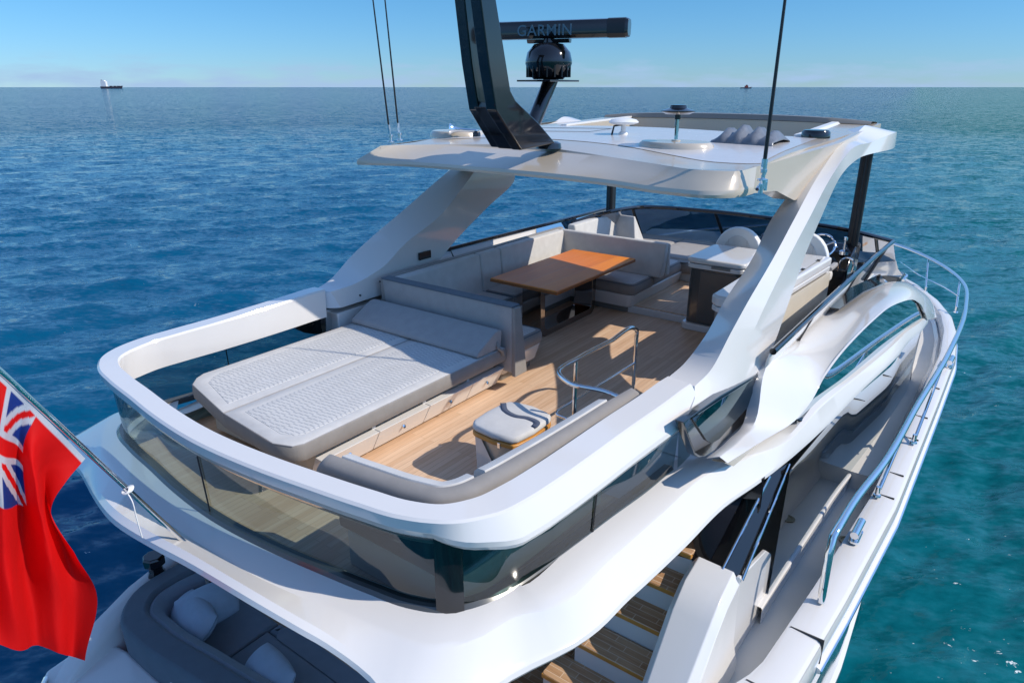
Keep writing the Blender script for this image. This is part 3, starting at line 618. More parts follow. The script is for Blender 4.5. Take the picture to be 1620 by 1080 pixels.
# ---- hardtop legs (starboard surveyed, port its mirror)
LEG = [((1057, 597), (1099, 611), (1099, 630), (1086, 668)), ((1085, 572), (1126, 583), (1150, 596), (1150, 630)), ((1120, 524), (1157, 525), (1190, 527), (1214, 567)), ((1146, 476), (1184, 476), (1214, 476), (1248, 478)), ((1189, 411), (1222, 411), (1247, 409), (1271, 411)), ((1222, 344), (1258, 344), (1281, 344), (1299, 344))]
rows = []
yy = [(1.985, 1.75, 1.70, 1.65), (1.99, 1.72, 1.66, 1.62), (2.0, 1.71, 1.64, 1.62), (2.0, 1.71, 1.63, 1.62), (2.0, 1.71, 1.62, 1.64), (2.0, 1.72, 1.62, 1.67)]
for L, ys in zip(LEG, yy):
    a, b, c, d = [PY(*p, y) for p, y in zip(L, ys)]
    rows.append([a, b, c, d])
def legrow(r, k):
    a, b, c, d = r; e = d+np.array([0.04, 0.12, -0.02]); g = np.array([max(d[0]-0.02, min(d[0]+.55, 6.55+(d[2]-.9)*2.0)), 1.99, d[2]+0.02]) if k else np.array([a[0]+0.12, 1.99, a[2]-0.22])
    return [a, b, c, d, e, g]
TOPX = [((1262, 318), (1290, 285), (1312, 285), (1322, 293)), ((1310, 240), (1325, 233), (1343, 240), (1335, 272)), ((1340, 214), (1350, 215), (1378, 225), (1358, 251)), ((1360, 204), (1372, 202), (1413, 212), (1413, 228))]
TOPY = [(1.95, 1.74, 1.62, 1.65), (1.95, 1.77, 1.62, 1.62), (1.95, 1.80, 1.62, 1.62), (1.95, 1.82, 1.62, 1.64)]
top_rows = []
for L, ys in zip(TOPX, TOPY):
    b, c, d = [PY(*p, y) for p, y in zip(L[1:], ys[1:])]; top_rows.append([b+np.array([.10, .2, -.06]), b, c, d])
ty = top_rows[-1]; top_rows.append([np.array(p)*[1, 1, 1]+np.array([.22, .10*(1 if i > 1 else .3), -.05 if i < 3 else .02]) for i, p in enumerate(ty)])
LR = [legrow(r, i) for i, r in enumerate(rows)] + [[np.array(p) for p in r]+[np.array(r[3])+np.array([0.06, 0.14, -0.02]), np.array((r[3][0], 1.98, r[3][2]+0.02))] for r in top_rows]
LRA = np.array(LR); LRs = crmg(LRA, 70)
for f in (lambda p: p, mir):
    q = MB(); q.loft([[f(p) for p in r] for r in LRs]); q.build('hardtop_leg', GEL, yacht, ang=13)
c = PY(669, 403, 6.12); q = MB(); q.box(c[0]-.11, c[0]+.11, 6.075, 6.10, c[2]-.05, c[2]+.05); q.build('switch_panel', BLACK, yacht, bevel=0.006)
for px in ((523, 522), (600, 445), (611, 441), (569, 467)):
    c = PY(*px, 6.11); q = MB(); q.lathe((c[0], 6.09, c[2]), [(0, 0), (.010, 0), (.010, .02), (0, .02)], 10, (0, 1, 0)); q.build('fixing_stud', RUBBER, yacht)
# ---- hardtop roof
KPX = [(602, 231), (630, 230), (658, 229.5), (720, 230), (780, 232), (870, 238), (960, 248), (1034, 259), (1108, 269), (1158, 271), (1197, 264)]
LPX = [(565, 253), (600, 254), (640, 255.5), (700, 259.5), (742, 263), (860, 273), (960, 284), (1053, 297), (1127, 303), (1165, 302), (1193, 296)]
KC = crm([PZ(*p, 2.47) for p in KPX], 61); LC = crm([PZ(*p, 2.325) for p in LPX], 61)
def bend(C_, k):
    t = (1-k)/2*60; i = int(min(59, max(0, math.floor(t)))); return C_[i]+(C_[i+1]-C_[i])*(t-i)
XF = 11.5
def R_(u, k):
    p = bend(KC, k); f = np.array([XF, YC+k*2.2]); q_ = p[:2]*(1-u)+f*u; return float(q_[0]), float(q_[1])
def roofz(x, y):
    e = (y-YC)/2.4
    return float(np.interp(x, [5.0, 6.2, 7, 9, 11.5], [2.47, 2.472, 2.51, 2.545, 2.60])) + (0.035*(1-e*e) if x > 6.6 else 0.035*(1-e*e)*max(0, (x-6.0)/.6))
def under(x): return float(np.interp(x, [5.1, 6, 8, 11.5], [2.285, 2.29, 2.32, 2.42]))
kA = np.linspace(1, -1, 61)
q = MB()
rows = []
for i in range(61):
    K_, L_ = KC[i], LC[i]; k = kA[i]; x0, y0 = R_(0, k); zk = roofz(x0, y0); up = np.array([0, 0, 1.0]); dn = (L_-K_)*[1, 1, 0]; dn /= np.linalg.norm(dn)
    rows.append([L_+[0, 0, -.055]-dn*.35, L_+[0, 0, -.055], L_+dn*.008+[0, 0, -.03], L_+[0, 0, 0.0], L_*.96+K_*.04+[0, 0, .002], L_*.5+K_*.5+[0, 0, .0], K_*.97+L_*.03+[0, 0, .000], np.array([x0, y0, zk])])
q.quadgrid(rows)
us = np.linspace(0, 0.53, 12)
def roof_patch(ks, us): return [[(*R_(u, k), roofz(*R_(u, k))) for k in ks] for u in us]
def und_patch(ks, us): return [[(*R_(u, k), under(R_(u, k)[0])) for k in ks] for u in us]
q.quadgrid(roof_patch(kA, us)); q.quadgrid(und_patch(kA, us))
KO = 0.73; uF = np.linspace(us[-1], 1.0, 14); uO = 0.93
for sgn in (-1, 1):
    ks = np.linspace(KO, 1, 8)*sgn
    q.quadgrid(roof_patch(ks, uF)); q.quadgrid(und_patch(ks, uF))
    q.quadgrid([[(*R_(u, sgn*KO), roofz(*R_(u, sgn*KO))), (*R_(u, sgn*KO), under(R_(u, sgn*KO)[0]))] for u in uF])
    q.quadgrid([[(*R_(u, sgn), roofz(*R_(u, sgn))), (*R_(u, sgn*1.0), under(R_(u, sgn)[0]))] for u in np.r_[us, uF[1:]]])
km = np.linspace(-KO, KO, 25); uB = np.linspace(uO, 1, 4)
q.quadgrid(roof_patch(km, uB)); q.quadgrid(und_patch(km, uB))
for u in (us[-1], uO): q.quadgrid([[(*R_(u, k), roofz(*R_(u, k))), (*R_(u, k), under(R_(u, k)[0]))] for k in km])
q.quadgrid([[(*R_(1, k), roofz(*R_(1, k))), (*R_(1, k), under(11.5))] for k in kA])
roof = q.build('hardtop', CHAMP, yacht, ang=22)
# side panels where the roof turns down into the legs
Tp = [PZ(1195, 265, 2.462), PZ(1225, 256, 2.475), PZ(1262, 245, 2.49), PZ(1300, 234, 2.515), PZ(1330, 225, 2.54), PZ(1374, 203, 2.60)]
Bp = [PY(1190, 306, 1.86), PY(1228, 302, 1.84), PY(1258, 318, 1.82), PY(1290, 285, 1.80), PY(1327, 234, 1.79), PY(1374, 205, 1.80)]
lin = lambda P_: np.stack([np.interp(np.linspace(0, 5, 40), range(6), np.array(P_)[:, c]) for c in range(3)], 1)
Tc = lin(Tp); Bc = lin(Bp)
for f in (lambda p: p, mir):
    q = MB(); q.quadgrid([[f(a+np.array([0, .06, 0.0])), f(a+np.array([0, 0, -.004])), f(a*.5+b*.5), f(b), f(b+np.array([0, .2, 0]))] for a, b in zip(Tc, Bc)]); q.build('roof_side', CHAMP, roof, ang=30)
# white deck panel on the roof, and dark raised front rim
ROOFP = simple('pale_roof_paint', (0.60, 0.59, 0.585), 0.25, 0, 0.02, coat=.2)
q = MB(); ks = np.linspace(-0.86, 0.86, 31); q.quadgrid([[(*R_(u, k), roofz(*R_(u, k))+0.004) for k in ks] for u in np.linspace(0.10, us[-1]-0.004, 12)]); q.build('roof_panel', ROOFP, roof)
q = MB(); rows = []
for k in np.linspace(-0.97, 0.97, 41):
    x, y = R_(0.945, k); xf, _ = R_(1.0, k); z = roofz(x, y); h = 0.085*(1-abs(k)**4*0.55)
    rows.append([(x-0.10, y, z+0.004), (x-0.06, y, z+h*0.9), (x, y, z+h), (xf+0.05, y, z+h*0.5), (xf+0.06, y, z-0.06)])
q.quadgrid(rows); q.build('front_rim', TAUPE, roof, ang=50)
for sg in (-1, 1):
    q = MB(); q.loft([[(*R_(u, sg*a), roofz(*R_(u, sg*a))+h) for a, h in ((KO+.0, 0.0), (KO+.0, .025), (KO+.035, .025), (KO+.05, 0.0))] for u in uF]); q.build('sunroof_track', WPLAST, roof)
for k0, k1, u0, u1 in ((0.30, 0.75, 0.30, 0.42),):
    q = MB(); cs = [(k0, u0), (k1, u0), (k1, u1), (k0, u1), (k0, u0)]
    q.tube([(*R_(u, k), roofz(*R_(u, k))+0.011) for k, u in cs], 0.003, 6); q.build('hatch_seam', GUN, roof)
# raised pads under the fittings
def pad(c, r1, r2, h, name, m, n=28):
    x, y = c; z = roofz(x, y); q = MB(); q.loft([[(x+a*math.cos(t)*k, y+b*math.sin(t)*k, z+hh) for t in np.linspace(0, 2*math.pi, n, endpoint=False)] for a, b, k, hh in ((r1, r2, 1, -.02), (r1, r2, 0.98, h*.4), (r1, r2, .9, h), (r1, r2, .01, h*1.05))])
    return q.build(name, m, roof, ang=40)
pad((6.88, 2.98), .30, .40, .045, 'fitting_pad', CHAMP); pad((6.88, 2.98), .05, .05, .06, 'fitting_pad', CHAMP); pad((7.0, 6.05), .34, .36, .055, 'fitting_pad', CHAMP)
# folded canvas of the sunroof, bunched at its aft starboard end
cv = simple('silver_canvas', (0.17, 0.185, 0.21), 0.38, 0.3, 0.15, 14)
q = MB(); rows = []
for i in range(37):
    t = i/36; y = 2.80-0.66*t; z0 = roofz(7.6, y)+0.008; ph = (t*4.0) % 1.0; saw = (ph/.62 if ph < .62 else (1-ph)/.38); hh = float(np.interp(t, [0, .12, .3, .8, 1], [.04, .13, .19, .16, .11])); h = hh*(.35+.65*saw)
    lean = .05*saw
    rows.append([(7.36, y, z0-.012), (7.45+lean, y+.02, z0+h*.55), (7.62+lean, y+.03*saw, z0+h), (7.80+lean*.5, y+.02, z0+h*.92), (7.95, y, z0+h*.45), (8.0, y, z0-.012)])
q.quadgrid(rows); q.build('folded_canvas', cv, roof, solid=0.005, ang=50)
# black support posts at the front corners
for y, f in ((1.95, 0), (6.15, 0)):
    q = MB()
    q.tube([(11.45, y, 0.2), (11.38, y, 2.44)], 0.075, 16); q.tube([(11.60, y+0.03, 0.2), (11.53, y+0.03, 2.44)], 0.055, 14); q.tube([(11.36, y-0.06, 0.2), (11.29, y-.06, 2.44)], 0.045, 12)
    q.build('support_post', BLACKM, yacht, ang=50)
# ------------------------------------------------------------------ furniture on the flybridge
def cushion(poly, z0, z1, mat, name, parent, r=0.035, crown=0.012, side=None):
    """upholstered pad: rounded edges and a slight crown"""
    P = poly if sum(poly[i-1][0]*poly[i][1]-poly[i][0]*poly[i-1][1] for i in range(len(poly))) > 0 else poly[::-1]
    q = MB(); lv = [(0.02, z0), (0.0, z0+0.02), (-0.004, (z0+z1)/2), (0.0, z1-r), (r*0.3, z1-r*0.3), (r, z1), (r+0.05, z1+crown*0.7), (r+0.12, z1+crown)]
    rows = [[(a, b, z) for a, b in (inset(P, d) if d else P)] for d, z in lv]
    q.loft(rows); return q.build(name, mat, parent, ang=55)
# ---- sun pad
sp_ = empty('sun_pad', (4.1, 5.05, 0), 'wide light grey quilted sun pad on white drawer base, by the port rail', 'sun pad')
A = PZ(353, 654, .50); B = PZ(437, 703, .50); C_ = PZ(465, 701, .50); S = PZ(300, 607, .50)
ym = float(A[1]); xe = 5.42
near_p = [(A[0]+0.0, ym-0.002), (B[0]-0.01, B[1]+0.03), (B[0]+0.05, 4.125), (B[0]+0.13, 4.085), (xe, 4.085), (xe, ym-0.002)]
far_p = [(A[0]+0.0, ym+0.002), (xe, ym+0.002), (xe, 6.02), (3.12, 6.02), (3.02, 5.97), (S[0]+0.0, 5.86)]
for pl in (near_p, far_p):
    mt = cushion(pl, 0.345, 0.50, FABG, 'mattress', sp_, 0.014, 0.004)
    PP = pl if sum(pl[i-1][0]*pl[i][1]-pl[i][0]*pl[i-1][1] for i in range(len(pl))) > 0 else pl[::-1]
    q = MB(); q.loft([[(a, b, z) for a, b in inset(PP, d)] for d, z in ((0.002, .485), (0.004, .496), (0.012, .503), (0.125, .506), (0.13, .505))]); q.build('top_border', FABL, mt, ang=50)
    pp_ = [(a, b, .499) for a, b in inset(PP, 0.006)]; q = MB(); q.tube(pp_+pp_[:1], .0055, 6, False); q.build('piping', FABM, mt)
    q = MB(); q.loft([[(a, b, z) for a, b in inset(PP, d)] for d, z in ((0.128, .500), (0.132, .508), (0.145, .510), (0.25, .5105))]); q.build('quilted_panel', QUILT, mt, ang=50)
q = MB(); q.prism([(3.02, 4.235), (5.4, 4.235), (5.4, 5.95), (3.2, 5.95), (3.0, 5.7)], 0.06, 0.37); q.build('base', BEIGE, sp_)
q = MB(); q.prism([(3.0, 4.42), (5.4, 4.42), (5.4, 4.30), (3.0, 4.30)], 0.0, 0.06); q.build('toe_kick', TAUPE, sp_)
xs = [2.98, 3.62, 4.27, 4.92, 5.44]
for i in range(4):
    q = MB(); q.loft([[(x, y, z) for y, z in ((4.20, .265), (4.115, .26), (4.225, .045), (4.30, .045))] for x in (xs[i]+.004, xs[i+1]-.004)])
    dr = q.build('drawer', GEL, sp_, bevel=0.006)
    c = ((xs[i]+xs[i+1])/2, 4.168, 0.155); q = MB(); q.lathe(c, [(0.012, -.01), (0.012, .018), (0.018, .02), (0.018, .026), (0, .028)], 12, (0, -1, .55)); q.build('drawer_knob', CHROME, dr)
    if i < 3:
        q = MB(); q.box(xs[i+1]-.02, xs[i+1]+.02, 4.19, 4.36, .22, .37); q.build('support_bracket', GEL, sp_)
q = MB(); q.xprism([(4.98, .515), (5.36, .515), (5.385, .70), (5.34, .725), (5.27, .72), (4.985, .575), (4.965, .54)], 4.10, 6.0); q.build('headrest', FABM, sp_, bevel=0.02)
q = MB(); q.tube(crm([(5.30, 4.10, .60), (5.28, 4.07, .54), (5.33, 4.06, .50), (5.36, 4.075, .44)], 10), 0.018, 6); q.build('strap', FABG, sp_)

# ---- dinette sofa
sf = empty('corner_sofa', (7.3, 5.2, 0), 'long grey and white U shaped sofa wrapped round the dining table', 'sofa')
def base_block(poly, z0, z1, tp, mat, name, bev=0.02):
    q = MB(); q.loft([[(*p, z0) for p in inset(poly, tp)], [(*p, z1) for p in poly]]); return q.build(name, mat, sf, bevel=bev)
aft_p = rrect(5.50, 6.30, 4.20, 5.9, 0.07); port_p = rrect(5.50, 9.3, 5.20, 5.95, 0.05); fwd_p = rrect(8.60, 10.45, 4.20, 5.95, 0.10)
for pl in (aft_p, port_p, fwd_p):
    base_block(pl, 0.085, 0.285, 0.05, GEL, 'sofa_base'); base_block(inset(pl, 0.09), 0.0, 0.09, 0.0, TAUPE, 'toe_kick', 0.005)
for pl, nm in ((rrect(5.52, 6.30, 4.18, 5.22, 0.07), 0), (rrect(5.52, 7.15, 5.22, 5.80, 0.04), 0), (rrect(7.16, 8.60, 5.22, 5.80, 0.04), 0), (rrect(8.60, 9.28, 4.18, 5.80, 0.08), 0), (rrect(9.30, 10.45, 4.22, 5.80, 0.08), 0)):
    ct = cushion(pl, 0.285, 0.445, FABG, 'seat_cushion', sf, 0.04, 0.0)
    PP = pl; pp_ = [(a, b, .437) for a, b in inset(PP, 0.012)]; q = MB(); q.tube(pp_+pp_[:1], .006, 6, False); q.build('piping', FABD, ct)
    q = MB(); q.loft([[(a, b, z) for a, b in inset(PP, d)] for d, z in ((0.05, .43), (0.055, .447), (0.09, .452), (0.16, .454))]); q.build('seat_top', QUILT, ct, ang=50)
# backrests: aft divider, port run in three pads, forward divider
def back(poly_b, poly_t, z0, z1, mat, name='backrest', bev=0.03):
    q = MB(); q.loft([[(*p, z0) for p in poly_b], [(*p, z1) for p in poly_t]]); return q.build(name, mat, sf, bevel=bev, seg=4)
back([(5.44, 4.02), (5.60, 4.02), (5.60, 5.85), (5.44, 5.85)], [(5.445, 4.02), (5.565, 4.02), (5.565, 5.95), (5.445, 5.95)], 0.22, 0.955, FABM, bev=0.012)
q = MB(); q.prism([(5.435, 4.01), (5.575, 4.01), (5.575, 5.96), (5.435, 5.96)], 0.95, 0.968); q.build('back_capping', FABD, sf, bevel=0.006)
q = MB(); q.loft([[(5.44, 3.97, .18), (5.66, 3.97, .18), (5.66, 4.02, .18), (5.44, 4.02, .18)], [(5.45, 3.985, .95), (5.56, 3.985, .95), (5.56, 4.02, .95), (5.45, 4.02, .95)]]); q.build('end_panel', FABG, sf, bevel=0.01)
for x0, x1 in ((5.58, 7.12), (7.13, 7.58), (7.59, 9.27)):
    back([(x0, 5.74), (x1, 5.74), (x1, 5.93), (x0, 5.93)], [(x0, 5.80), (x1, 5.80), (x1, 5.93), (x0, 5.93)], 0.40, 0.955, FABL)
q = MB(); q.box(5.45, 9.42, 5.905, 5.99, 0.2, 0.965); q.build('back_shell', FABG, sf, bevel=0.012)
back([(9.20, 4.06), (9.36, 4.06), (9.36, 5.9), (9.20, 5.9)], [(9.27, 4.02), (9.36, 4.02), (9.36, 5.9), (9.27, 5.9)], 0.44, 0.955, FABL)
back([(9.365, 4.04), (9.50, 4.04), (9.50, 5.9), (9.365, 5.9)], [(9.365, 4.02), (9.42, 4.02), (9.42, 5.9), (9.365, 5.9)], 0.44, 0.935, FABL)
back([(9.6, 5.72), (11.1, 5.72), (11.1, 5.97), (9.6, 5.97)], [(9.6, 5.80), (11.0, 5.80), (11.0, 5.94), (9.6, 5.94)], 0.42, 0.98, FABL)
back([(10.85, 5.30), (11.25, 5.30), (11.35, 5.97), (10.95, 5.97)], [(10.98, 5.42), (11.02, 5.42), (11.05, 5.94), (11.0, 5.94)], 0.45, 0.96, FABL)
# forward lounge pad under the windscreen
lp = empty('bow_lounger', (11.0, 4.4, 0.1), 'blue grey lounge pad under the windscreen beyond the sofa', 'lounge pad')
q = MB(); q.prism([(10.4, 3.2), (12.0, 3.2), (12.0, 5.8), (10.5, 5.8)], 0.1, 0.30); q.build('base', GEL, lp, bevel=0.02)
for y0, y1 in ((3.15, 3.98), (4.0, 4.86), (4.88, 5.75)):
    cushion(rrect(10.5, 12.0, y0, y1, 0.05), 0.30, 0.47, FABM, 'lounge_cushion', lp, 0.03)
    cushion(rrect(10.36, 10.49, y0, y1, 0.04), 0.25, 0.43, FABG, 'bolster', lp, 0.03)

# ---- dining table
tb = empty('dining_table', (7.9, 4.9, 0), 'long varnished wooden dining table on two steel frame legs', 'table')
q = MB(); q.prism([(6.82, 4.35), (8.95, 4.36), (8.95, 5.42), (6.84, 5.40)], 0.712, 0.75); q.build('table_top', VEN, tb, bevel=0.008)
q = MB(); q.prism([(6.815, 4.345), (8.955, 4.355), (8.955, 5.425), (6.835, 5.405)], 0.700, 0.738); q.build('edge_band', simple('dark_orange_edge', (0.30, 0.10, 0.025), .3, 0, .1, 9), tb, bevel=0.006)
DST = simple('dark_polished_steel', (0.30, 0.27, 0.25), 0.06, 1.0, 0.02, rvar=0.02)
q = MB()
o = [(7.0, .70), (7.0, .14), (7.02, .06), (7.10, .0), (8.32, .0), (8.40, .06), (8.42, .14), (8.42, .70)]; i_ = [(7.10, .70), (7.10, .16), (7.12, .11), (7.18, .09), (8.24, .09), (8.30, .11), (8.32, .16), (8.32, .70)]
q.loft([[(a[0], 4.70, a[1]), (b[0], 4.70, b[1]), (b[0], 5.0, b[1]), (a[0], 5.0, a[1])] for a, b in zip(o, i_)]); q.build('leg_frame', DST, tb, bevel=0.006)
# ---- pouffe stool
so_ = empty('pouffe_stool', (4.15, 3.07, 0), 'square grey cushioned stool with teak rim and navy ribbon on teak floor', 'stool')
pl = [(3.885, 2.86), (3.93, 2.835), (4.12, 2.81), (4.36, 2.82), (4.42, 2.85), (4.44, 2.9), (4.47, 3.07), (4.45, 3.24), (4.42, 3.29), (4.36, 3.315), (4.14, 3.33), (3.95, 3.315), (3.90, 3.28), (3.88, 3.24), (3.86, 3.05)]
cushion(pl, 0.415, 0.485, FABL, 'seat_cushion', so_, 0.02, 0.012)
q = MB(); q.prism(inset(pl, -0.004), 0.375, 0.418); q.build('teak_rim', TEAKE, so_, bevel=0.012)
q = MB(); q.loft([[(*p, z) for p in inset(rrect(3.93, 4.38, 2.88, 3.26, .05), d)] for d, z in ((0.03, 0.0), (0.0, 0.375))]); bs_ = q.build('stool_base', CHAMP, so_, bevel=0.01)
q = MB(); q.loft([[(3.925, 3.0, .0), (3.925, 3.262, .0), (4.1, 3.27, .0)], [(3.915, 3.22, .37), (3.915, 3.275, .37), (4.2, 3.28, .37)]]); q.build('side_panel', GEL, so_)
cur = crm([(4.13, 2.825, .490), (4.20, 2.84, .495), (4.22, 2.95, .498), (4.19, 3.06, .498), (4.22, 3.18, .498), (4.34, 3.30, .492)], 30)
q = MB(); tn = np.gradient(cur, axis=0); tn /= np.linalg.norm(tn, axis=1)[:, None]; nn = np.stack([-tn[:, 1], tn[:, 0], 0*tn[:, 0]], 1)
q.quadgrid([[c-n*.026, c+n*.026] for c, n in zip(cur, nn)]); q.build('ribbon', TAPE, so_, solid=0.004)
q = MB(); q.box(3.86, 3.885, 2.97, 3.0, .36, .41); q.build('latch', CHROME, so_, bevel=0.004)
# ---- bench inside the stern starboard corner
bn = empty('stern_bench', (2.7, 2.6, 0), 'low grey bench padded along the stern starboard corner of the rail', 'bench')
BP = crm([(2.40, 3.36, 0), (2.44, 2.95, 0), (2.49, 2.6, 0), (2.55, 2.42, 0), (2.66, 2.33, 0), (2.85, 2.27, 0), (3.25, 2.20, 0), (3.8, 2.13, 0), (4.5, 2.06, 0)], 70)
bt = np.gradient(BP, axis=0); bt /= np.linalg.norm(bt, axis=1)[:, None]; bnr = np.stack([-bt[:, 1], bt[:, 0], 0*bt[:, 0]], 1)
if bnr[0][0] < 0: bnr = -bnr
def bsec(i, S): 
    e = min(1, i/2.0+0.75, (69-i)/2.0+0.75); zz = 0.62
    return [BP[i]+bnr[i]*o+np.array([0, 0, zz+(z-zz)*e+max(0, z-.62)/.2*.07*float(np.clip((BP[i][0]-2.6)/1.5, 0, 1))]) for o, z in S]
q = MB(); BS = [(-.01, .62), (-.018, .74), (-.012, .79), (0.012, .82), (.07, .832), (.085, .825), (.10, .70), (.08, .60)]
q.loft([bsec(i, BS) for i in range(70)]); q.build('back_pad', FABG, bn, ang=50)
q = MB(); BS = [(.088, .60), (.085, .81), (.10, .83), (.17, .815), (.21, .78), (.24, .62), (.2, .58)]
q.loft([bsec(i, BS) for i in range(3, 30)]); q.loft([bsec(i, BS) for i in range(31, 62)]); q.build('inner_pad', FABL, bn, ang=50)
cushion([(2.45, 3.25), (2.45, 2.3), (4.2, 2.2), (4.2, 2.62), (2.95, 2.68), (2.95, 3.25)], 0.30, 0.44, FABD, 'seat_pad', bn)
q = MB(); q.prism([(2.47, 3.22), (2.47, 2.28), (4.15, 2.18), (4.15, 2.55), (2.9, 2.62), (2.9, 3.22)], 0.0, 0.30); q.build('bench_base', GEL, bn, bevel=0.02)
# ---- stair guard rail
gr = empty('stair_guard_rail', (5.2, 2.7, 0), 'polished steel tube guard rail standing round the stair opening', 'handrail')
h = 0.80; P1 = PZ(1008, 517, h); P2 = PZ(916, 566, h); P3 = PZ(884, 590, h); P4 = PZ(902, 606, h); P5 = PZ(965, 622, h); P6 = PZ(992, 636, h-.03)
pts = crm([P1+np.array([0, 0, -.12]), P1+np.array([.0, 0, -.04]), P1+np.array([-.06, 0, 0.0]), P2*.5+P1*.5, P2, P3, P4, P5, P6, P6+np.array([.03, -.05, -.10])], 80)
q = MB(); q.tube([P1*[1, 1, 0]+np.array([0.01, 0, 0.0]), P1+np.array([0.0, 0, -.14])]+list(pts[1:]), 0.021, 12); q.build('top_tube', CHROME, gr, ang=60)
for p in (P2+np.array([-.05, 0, 0]), P4+np.array([.05, -.02, 0])):
    q = MB(); q.tube([p, p*[1, 1, 0]], 0.019, 12); q.build('guard_post', CHROME, gr, ang=60)
    q = MB(); q.lathe(p*[1, 1, 0], [(.04, 0), (.04, .008), (0, .012)], 16); q.build('base_flange', CHROME, gr)
q = MB(); q.tube([P1*[1, 1, 0]+[0, 0, .40], P2*[1, 1, 0]+[-.05, 0, .40]], 0.014, 10); q.tube(crm([P2*[1, 1, 0]+[-.05, 0, .40], P3*[1, 1, 0]+[0, 0, .40], P3*[1, 1, 0]+[-.02, -.12, .40], P4*[1, 1, 0]+[.05, -.02, .38]], 14), 0.014, 10); q.build('mid_tube', CHROME, gr, ang=60)

# ---- wet bar, galley cabinet, helm
wb = empty('wet_bar', (9.0, 3.0, 0.1), 'dark grey bar cabinet with white top beside the step', 'bar cabinet')
bp = rrect(8.50, 9.50, 2.62, 3.40, .10)
q = MB(); q.prism(inset(bp, .03), 0.10, 0.86); q.build('cabinet', GUN, wb, bevel=0.01)
q = MB(); q.prism(bp, 0.86, 0.92); q.build('counter_edge', GEL, wb, bevel=0.012)
q = MB(); q.prism(inset(bp, -.008), 0.925, 1.0); tp_ = q.build('counter_lid', GEL, wb, bevel=0.03, seg=4)
q = MB(); q.box(8.488, 8.51, 2.80, 3.05, .885, .92); q.build('lid_recess', TAUPE, tp_, bevel=.005)
q = MB(); q.prism(inset(bp, -.015), 0.0, 0.10); q.build('plinth', GEL, wb, bevel=0.02)
q = MB(); q.box(8.515, 8.535, 2.66, 3.20, .14, .83); q.build('door', simple('grey_lacquer_door', (.10, .10, .097), .25, .1, .04), wb, bevel=.006)
gc = empty('galley_cabinet', (8.4, 2.2, 0), 'long white topped galley cabinet behind the starboard hardtop leg', 'cabinet')
gp_ = [(7.02, 2.02), (9.68, 1.86), (9.68, 2.42), (8.4, 2.50), (7.10, 2.50), (7.02, 2.42)]
q = MB(); q.prism(inset(gp_, .03), 0.0, 0.80); q.build('cabinet', TAUPE, gc, bevel=.01)
q = MB(); q.prism(gp_, 0.80, 0.86); q.build('counter_edge', GEL, gc, bevel=.012)
q = MB(); q.prism(inset(gp_, -.008), 0.865, 0.985); tp_ = q.build('counter_lid', GEL, gc, bevel=.03, seg=4)
for x in (8.35, 8.75, 9.35):
    y = 2.06-.06*(x-7)+.03; q = MB(); q.box(x-.03, x+.03, y-.02, y+.02, .985, 1.0); q.build('hinge', RUBBER, tp_, bevel=.004)
q = MB(); q.tube([(7.6, 1.985+.02, .99), (9.5, 1.94, .99)], .004, 6); q.build('lid_seam', TAUPE, tp_)
q = MB(); q.prism([(7.0, 2.0), (9.66, 1.84), (9.66, 1.87), (7.0, 2.03)], 0.25, 0.78); q.build('side_panel', BEIGE, gc)
def helm_seat(x, y, label):
    hs = empty('helm_chair', (x, y, .1), label, 'seat', 'white helm seats')
    n = 14; rows = []
    for i in range(n+1):
        t = math.pi*i/n; rows.append((y-0.36*math.cos(t)*(1-.06*math.sin(t)), 0.55+0.68*math.sin(t)**0.55))
    q = MB(); pr = [(y-.36, .45)]+rows+[(y+.36, .45)]
    q.loft([[(x-.10+.02*(z-.5), yy_, z) for yy_, z in pr], [(x-.04, y+(yy_-y)*1.03, z+.01) for yy_, z in pr], [(x+.10-.04*(z-.5), y+(yy_-y)*.97, z-.01) for yy_, z in pr]]); sh = q.build('seat_shell', WPLAST, hs, bevel=.02, ang=50)
    q = MB(); q.loft([[(x-.112+.02*(z-.5), y+(yy_-y)*.66, .5+(z-.5)*.86) for yy_, z in pr], [(x-.098+.02*(z-.5), y+(yy_-y)*.62, .5+(z-.5)*.83) for yy_, z in pr]]); q.build('back_panel', FABW, sh, bevel=.006)
    cushion(rrect(x, x+.5, y-.33, y+.33, .08), .50, .64, FABW, 'seat_cushion', hs)
    for s_ in (-1, 1):
        q = MB(); q.tube([(x-.108, y+s_*.16, .56), (x-.10, y+s_*.155, .80), (x-.095, y+s_*.13, 1.06)], .005, 6); q.build('seam', FABM, sh)
        q = MB(); q.box(x+.02, x+.38, y+s_*.36-.035, y+s_*.36+.035, .72, .78); q.build('armrest', FABM, hs, bevel=.02)
    q = MB(); q.box(x, x+.45, y-.28, y+.28, .1, .5); q.build('pedestal', GEL, hs, bevel=.03)
helm_seat(9.75, 3.12, 'rounded white helm seat back standing behind the wet bar')
helm_seat(9.95, 2.28, 'white helm seat half hidden by the starboard hardtop leg')
hc = empty('helm_console', (11.1, 2.5, .1), 'black helm console with steel steering wheel and throttle', 'helm console')
q = MB(); q.loft([[(10.95, y, .1), (10.88, y, .55), (11.05, y, .72), (11.35, y, .86), (11.65, y, .84), (11.65, y, .1)] for y in (1.85, 3.3)]); q.build('dashboard', BLACK, hc, bevel=.03)
wc = Vector((10.92, 2.28, .86)); axw = Vector((-.75, 0, .66)).normalized(); u_ = Vector((0, 1, 0)); v_ = axw.cross(u_)
q = MB(); q.tube([wc+u_*(.20*math.cos(t))+v_*(.20*math.sin(t)) for t in np.linspace(0, 2*math.pi, 33)], .017, 8, False); swl = q.build('steering_wheel', CHROME, hc)
